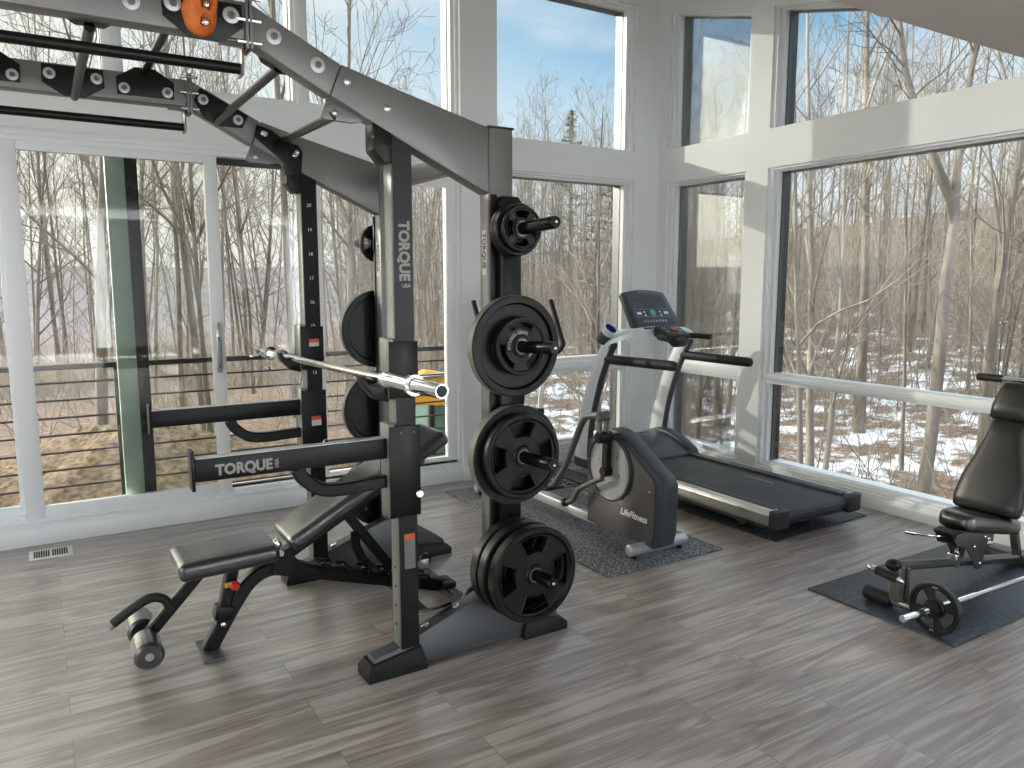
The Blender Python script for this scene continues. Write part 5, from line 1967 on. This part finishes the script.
# arched cross piece carrying the console
path = smooth_path([(TX0 + 0.025, 4.60, 1.09), (TX0 + 0.05, 4.565, 1.145), (TX0 + 0.14, 4.54, 1.18), (TX0 + 0.28, 4.53, 1.195), (4.095, 4.53, 1.200), (TX1 - 0.28, 4.53, 1.195), (TX1 - 0.14, 4.54, 1.18), (TX1 - 0.05, 4.565, 1.145), (TX1 - 0.025, 4.60, 1.09)], 5)
mb = MB()
mb.sweep(path, [(0.070, -0.022), (0.070, 0.012), (0.045, 0.034), (-0.045, 0.034), (-0.070, 0.012), (-0.070, -0.022)], (0, 0, 1))
cp = mb.build('console_arch', TM_SILVER, tm)
mb = MB()
mb.box((4.11, 4.50, 1.222), (0.34, 0.07, 0.012), 0.004)
mb.build('tray', BLUE, cp)
# console
cons_c = Vector((4.105, 4.625, 1.362))
tilt = R(-36)
mb = MB()
b = bmesh.new()
outl = []
for k in range(17):
    f = -1 + 2 * k / 16
    outl.append((f * 0.222, 0.150 - 0.026 * f * f))
outl = [(-0.245, -0.165)] + outl + [(0.245, -0.165)]
mb.prism([(p[0], p[1]) for p in outl], 'y', -0.022, 0.022, 0.008)
Mc = Matrix.Translation(cons_c) @ Euler((tilt, 0, 0)).to_matrix().to_4x4() @ Matrix.Diagonal((1.0, 1.0, 1.14, 1.0))
bmesh.ops.transform(mb.bm, matrix=Mc, verts=mb.bm.verts)
con = mb.build('console', TM_DARK, tm)


def cpart(name, pts, mtl, d=-0.0235, th=0.002, parent=None):
    q = MB()
    q.prism(pts, 'y', d, d + th)
    bmesh.ops.transform(q.bm, matrix=Mc, verts=q.bm.verts)
    return q.build(name, mtl, parent or con)


rect = lambda x0, x1, z0_, z1_: [(x0, z0_), (x1, z0_), (x1, z1_), (x0, z1_)]
face = cpart('overlay', [(-0.195, -0.14), (0.195, -0.14), (0.185, 0.10), (0.0, 0.118), (-0.185, 0.10)], SCREEN)
cpart('message_window', rect(-0.155, 0.155, 0.055, 0.088), LCD, -0.0245, 0.002, face)
cpart('lcd', [(-0.05, 0.0), (0.06, 0.0), (0.07, 0.04), (0.04, 0.05), (-0.04, 0.05), (-0.055, 0.035)], LCD, -0.0245, 0.002, face)
circ = lambda x, z, r: [(x + r * math.cos(2 * math.pi * k / 20), z + r * math.sin(2 * math.pi * k / 20)) for k in range(20)]
cpart('start_key', circ(0.01, -0.047, 0.027), GREEN_P, -0.0246, 0.002, face)
cpart('fan_key', [(-0.015, -0.07), (0.035, -0.07), (0.03, -0.050), (-0.012, -0.050)], SKYBLUE_P, -0.0250, 0.002, face)
for x in (-0.13, 0.145):
    cpart('speed_key', rect(x - 0.022, x + 0.022, -0.058, -0.036), LETTER_WHITE, -0.0246, 0.002, face)
for x in (-0.075, 0.085):
    for z in (-0.062, -0.036):
        cpart('arrow_key', [(x - 0.012, z - 0.007), (x + 0.012, z - 0.007), (x, z + 0.008)], LETTER_WHITE, -0.0246, 0.002, face)
for k in range(8):
    cpart('programme_key', circ(-0.11 + 0.031 * k, -0.112, 0.010), LETTER_GREY, -0.0246, 0.002, face)
for k in range(4):
    z = -0.078 if k % 2 else -0.016
    cpart('panel_line', rect(-0.165, 0.172, z, z + 0.002) if k < 2 else rect(-0.167 if k == 2 else 0.170, -0.165 if k == 2 else 0.172, -0.078, -0.014), LETTER_GREY, -0.0242, 0.002, face)
text('lettering', 'LifeFitness', 0.022, Mc @ frame_m((-0.05, -0.0228, 0.124), (1, 0, 0), (0, 0, 1)), LETTER_GREY, con, 0.0004, 1.0, shear=0.3)
# ergo bar with speed controls in front of the console
mb = MB()
mb.box((4.115, 4.36, 1.185), (0.23, 0.17, 0.06), 0.015, (R(22), 0, 0), 3)
mb.box((4.115, 4.30, 1.135), (0.13, 0.10, 0.075), 0.02, (R(30), 0, 0), 3)
eb = mb.build('control_pod', TM_BLACK, tm)
mb = MB()
mb.box((4.115, 4.345, 1.216), (0.05, 0.045, 0.012), 0.004, (R(22), 0, 0))
mb.build('stop_button', RED, eb, label='red stop button')
for dx in (-0.065, 0.065):
    for dyy in (-0.02, 0.025):
        MB().box((4.115 + dx, 4.355 + dyy, 1.213 + dyy * 0.4), (0.028, 0.02, 0.006), 0.002, (R(22), 0, 0)).build('pod_button', LETTER_GREY, eb)
mb = MB()
for s in (-1, 1):
    mb.tube(smooth_path([(4.115 + s * 0.09, 4.36, 1.165), (4.115 + s * 0.18, 4.30, 1.165), (4.115 + s * 0.22, 4.17, 1.16)], 5), 0.021, 14)
mb.tube([(4.115, 4.52, 1.19), (4.115, 4.40, 1.18)], 0.045, 14)
mb.build('ergo_bar', FOAM, eb)
mb = MB()
mb.lathe([(0.0, 0.0), (0.040, 0.0), (0.046, 0.10), (0.054, 0.13), (0.048, 0.13), (0.040, 0.09), (0.036, 0.012), (0, 0.012)], (TX0 - 0.045, 4.60, 1.135), (0.12, -0.66, 0.72), 28)
ch = mb.build('cup_holder', TM_SILVER, tm)
mb = MB()
mb.lathe([(0.047, 0.128), (0.040, 0.09), (0.036, 0.014), (0, 0.014), (0, 0.0145), (0.0355, 0.0145), (0.0395, 0.09), (0.0465, 0.128)], (TX0 - 0.045, 4.60, 1.135), (0.12, -0.66, 0.72), 28)
mb.build('cup_liner', BLUE, ch)
mb = MB()
mb.lathe([(0.0, -0.02), (0.042, -0.01), (0.047, 0.07), (0.044, 0.075), (0.0, 0.075)], (TX0 - 0.046, 4.60, 1.135), (0.12, -0.66, 0.72), 28)
mb.build('cup_base', TM_DARK, ch)

# ---- cables and an orange plug on the floor behind the elliptical
mb = MB()
crg = random.Random(4)
pts = []
for k in range(46):
    a_ = k * 0.55
    r__ = 0.10 + 0.05 * math.sin(k * 1.7)
    pts.append((3.46 + r__ * math.cos(a_) * 0.8, 4.70 + 0.012 * k * 0.6 - 0.14 + r__ * math.sin(a_), 0.009 + 0.006 + 0.02 * (0.5 + 0.5 * math.sin(k * 2.3))))
mb.tube(smooth_path(pts, 4), 0.004, 7)
tag(mb.build('power_cable', CABLE), 'tangle of thin black cable on the floor behind the elliptical trainer', 'cable')
mb = MB()
mb.box((3.50, 4.98, 0.045), (0.10, 0.05, 0.045), 0.012, (0, R(8), R(30)))
mb.box((3.56, 5.01, 0.045), (0.05, 0.03, 0.03), 0.008, (0, 0, R(30)))
mb.cyl((3.44, 4.95, 0.038), (3.46, 4.96, 0.040), 0.012, 12)
mb.box((3.50, 4.98, 0.012), (0.07, 0.05, 0.024), 0.004, (0, 0, R(30)))
tag(mb.build('cable_plug', ORANGE_P), 'orange plug lying beside the treadmill upright among black cables', 'plug')

# ================================================================== SEATED WEIGHT MACHINE
SY = 2.05
sm = thing('weight_machine', 'small seated weight machine with a tall black padded backrest on a sloping steel rail', 'weight machine', (4.1, SY, MT))
WARM_GREY = mat('grey_steel_tube', (112, 104, 96), 0.38, metal=0.45, noise=0.06, nscale=80)
GREY_STEEL = mat('charcoal_steel_tube', (88, 86, 82), 0.34, metal=0.45, noise=0.06, nscale=80)
mb = MB()
mb.cyl((3.43, 2.16, 0.045), (3.43, 1.86, 0.045), 0.020, 18, 0.004)
ax_ = mb.build('front_axle', CHROME, sm)
mb = MB()
mb.lathe([(0.020, 0), (0.032, 0.004), (0.034, 0.01), (0.034, 0.135), (0.031, 0.142), (0, 0.142)], (3.43, 2.055, 0.045), (0, 1, 0), 22)
mb.build('foam_grip', FOAM, ax_)
mb = MB()
mb.bx(3.405, 3.455, 2.015, 2.065, 0.05, 0.225, 0.006)
mb.build('front_post', WARM_GREY, sm)
MB().bx(3.462, 3.480, 2.005, 2.05, 0.05, 0.215, 0.003).build('post_gusset', GREY_STEEL, sm)
mb = MB()
mb.rtube([(3.415, SY, 0.228), (4.62, SY, 0.035)], 0.055, 0.042, (0, 0, 1), 0.3)
rail = mb.build('main_rail', GREY_STEEL, sm)
mb = MB()
mb.ell((3.41, SY, 0.232), (0.040, 0.036, 0.028))
mb.build('rail_cap', RUBBER, rail)
MB().bx(4.58, 4.66, 1.80, 2.30, MT, 0.06, 0.008).build('rear_foot', GREY_STEEL, sm)
# chrome bent handle with a grip at the front post
mb = MB()
mb.tube(smooth_path([(3.385, 2.00, 0.168), (3.375, 1.985, 0.175), (3.36, 2.02, 0.195), (3.35, 2.12, 0.205), (3.365, 2.15, 0.205), (3.40, 2.13, 0.190), (3.42, 2.06, 0.165)], 5), 0.012, 12)
hnd = mb.build('front_handle', CHROME, sm)
mb = MB()
mb.cyl((3.365, 2.00, 0.186), (3.352, 2.105, 0.2035), 0.020, 16, 0.004)
mb.build('foam_grip', FOAM, hnd)
# carriage under the seat
mb = MB()
for y in (SY - 0.052, SY + 0.046):
    mb.prism([(3.86, 0.318), (4.175, 0.318), (4.165, 0.245), (4.115, 0.105), (4.085, 0.088), (4.055, 0.100), (3.955, 0.225), (3.87, 0.25), (3.84, 0.285)], 'y', y, y + 0.006, 0.002)
car = mb.build('seat_carriage', GREY_STEEL, sm)
for x, z in ((4.085, 0.125), (4.02, 0.225), (4.12, 0.262), (4.155, 0.245)):
    bolt(x, SY - 0.052, z, (0, -1, 0), car, 0.010, False)
mb = MB()
mb.prism([(3.80, 0.33), (3.86, 0.34), (4.02, 0.225), (3.98, 0.215), (3.86, 0.265)], 'y', SY - 0.045, SY + 0.045, 0.004)
mb.build('seat_bracket', BLACK_STEEL, car)
mb = MB()
mb.tube(smooth_path([(3.86, SY, 0.30), (3.80, SY + 0.02, 0.30), (3.755, SY + 0.07, 0.303), (3.735, SY + 0.12, 0.303)], 4), 0.008, 10)
mb.cyl((3.745, SY + 0.095, 0.303), (3.725, SY + 0.145, 0.304), 0.013, 12, 0.004)
mb.build('release_lever', CHROME, car)
mb = MB()
mb.cyl((4.02, SY - 0.045, 0.285), (4.02, SY + 0.045, 0.285), 0.03, 18)
mb.tube([(4.02, SY, 0.28), (3.94, SY, 0.16)], 0.01, 8)
mb.cyl((3.93, SY - 0.03, 0.135), (3.93, SY + 0.03, 0.135), 0.015, 12)
mb.box((3.94, SY, 0.165), (0.04, 0.05, 0.05), 0.006)
mb.build('carriage_roller', CHROME, car)


def pad_shape(stations, name, parent, mtl):
    """stations: centre, half-width vector, half-thickness vector; rounded sections lofted in order"""
    rings = []
    for c, hw, htk in stations:
        c, hw, htk = Vector(c), Vector(hw), Vector(htk)
        ring = []
        for k in range(24):
            a_ = 2 * math.pi * k / 24
            cx, sx_ = math.cos(a_), math.sin(a_)
            e = lambda v, p: math.copysign(abs(v) ** p, v)
            ring.append(c + hw * e(cx, 0.42) + htk * e(sx_, 0.55))
        rings.append(ring)
    mb = MB()
    mb.loft(rings)
    return mb.build(name, mtl, parent, ang=60)


d_s = Vector((math.cos(R(-9)), 0, math.sin(R(-9))))
n_s = Vector((math.sin(R(9)), 0, math.cos(R(9))))
s0 = Vector((3.900, SY, 0.370))
seat_st = []
for t, w_, h_ in ((0.0, 0.055, 0.018), (0.012, 0.075, 0.036), (0.04, 0.092, 0.047), (0.13, 0.125, 0.048), (0.24, 0.160, 0.046), (0.33, 0.170, 0.045), (0.36, 0.162, 0.034), (0.37, 0.15, 0.018)):
    seat_st.append((s0 + d_s * t + Vector((0, -0.0 * t, 0)), (0, w_, 0), n_s * h_))
pad_shape(seat_st, 'seat', sm, VINYL)
bdv = Vector((0.40, 0, 1)).normalized()
bnv = Vector((-1, 0, 0.40)).normalized()
b0_ = Vector((4.185, SY - 0.01, 0.37))
for nm, sts in (('backrest', ((0.0, 0.150, 0.020), (0.012, 0.165, 0.036), (0.06, 0.172, 0.042), (0.18, 0.158, 0.044), (0.30, 0.118, 0.044), (0.42, 0.088, 0.042), (0.49, 0.082, 0.038), (0.50, 0.074, 0.022))),
                ('head_pad', ((0.505, 0.085, 0.022), (0.515, 0.102, 0.040), (0.58, 0.104, 0.046), (0.66, 0.090, 0.044), (0.705, 0.074, 0.036), (0.715, 0.064, 0.018)))):
    pad_shape([(b0_ + bdv * t, (0, w_, 0), bnv * h_) for t, w_, h_ in sts], nm, sm, VINYL_D)
mb = MB()
mb.rtube([tuple(b0_ - bnv * 0.065 + bdv * -0.12), tuple(b0_ - bnv * 0.065 + bdv * 0.78)], 0.05, 0.05, (0, 1, 0))
mb.rtube([(4.60, SY, 0.04), tuple(b0_ - bnv * 0.07 + bdv * 0.30)], 0.04, 0.04, (0, 1, 0))
mb.build('back_post', GREY_STEEL, sm)
# overhead cross bar with foam ends
tb = b0_ + bdv * 0.742 - bnv * 0.03
mb = MB()
mb.cyl((tb.x, SY - 0.32, tb.z), (tb.x, SY + 0.18, tb.z), 0.0145, 16)
cbr = mb.build('top_bar', CHROME, sm)
for ya, yb in ((SY - 0.33, SY - 0.21), (SY + 0.10, SY + 0.235)):
    MB().cyl((tb.x, ya, tb.z), (tb.x, yb, tb.z), 0.021, 18, 0.004).build('foam_grip', FOAM, cbr)
mb = MB()
mb.tube([(4.66, SY + 0.18, 0.05), (4.66, SY + 0.16, 0.28)], 0.016, 12)
mb.tube([(4.30, SY + 0.17, 0.115), (4.66, SY + 0.17, 0.06)], 0.014, 12)
mb.tube([(4.30, SY + 0.14, 0.175), (4.66, SY + 0.14, 0.15)], 0.014, 12)
mb.build('rear_frame', CHROME, sm)

# chrome bar on the floor mat with one small plate on its sleeve
cb_ = thing('curl_bar', 'thin chrome bar lying along the black mat through a small iron plate', 'bar', (3.6, 1.80, 0.13))
PB = Vector((3.335, 1.80, MT + 0.117))
bdx = Vector((1, -0.045, 0.0)).normalized()
mb = MB()
mb.cyl(PB - bdx * 0.235, PB + bdx * 0.30, 0.0165, 20, 0.003)
mb.build('sleeve', CHROME, cb_)
mb = MB()
mb.cyl(PB + bdx * 0.29, PB + bdx * 1.28, 0.0125, 18)
mb.cyl(PB + bdx * 1.26, PB + bdx * 1.42, 0.0165, 18)
mb.build('shaft', CHROME, cb_)
pw = plate('small cast iron plate standing on the black mat at the front of the seated machine', PB.y, PB.z, PB.x - 0.016, PB.x + 0.016, 0.1165, -1, 'spoke', IRON_BLACK, axis='x', a_off=20,
           lettering=(('10', 180, 0.020, 0.097, 0.92), ('LB', 0, 0.020, 0.097, 0.92)))
tag(MB().lathe([(0.0168, -0.009), (0.034, -0.009), (0.036, -0.006), (0.036, 0.006), (0.034, 0.009), (0.0168, 0.009), (0.0168, -0.009)], PB - bdx * 0.03, bdx, 24).build('bar_collar', BLACK_STEEL), 'black collar on the chrome bar in front of the small iron plate', 'bar collar')
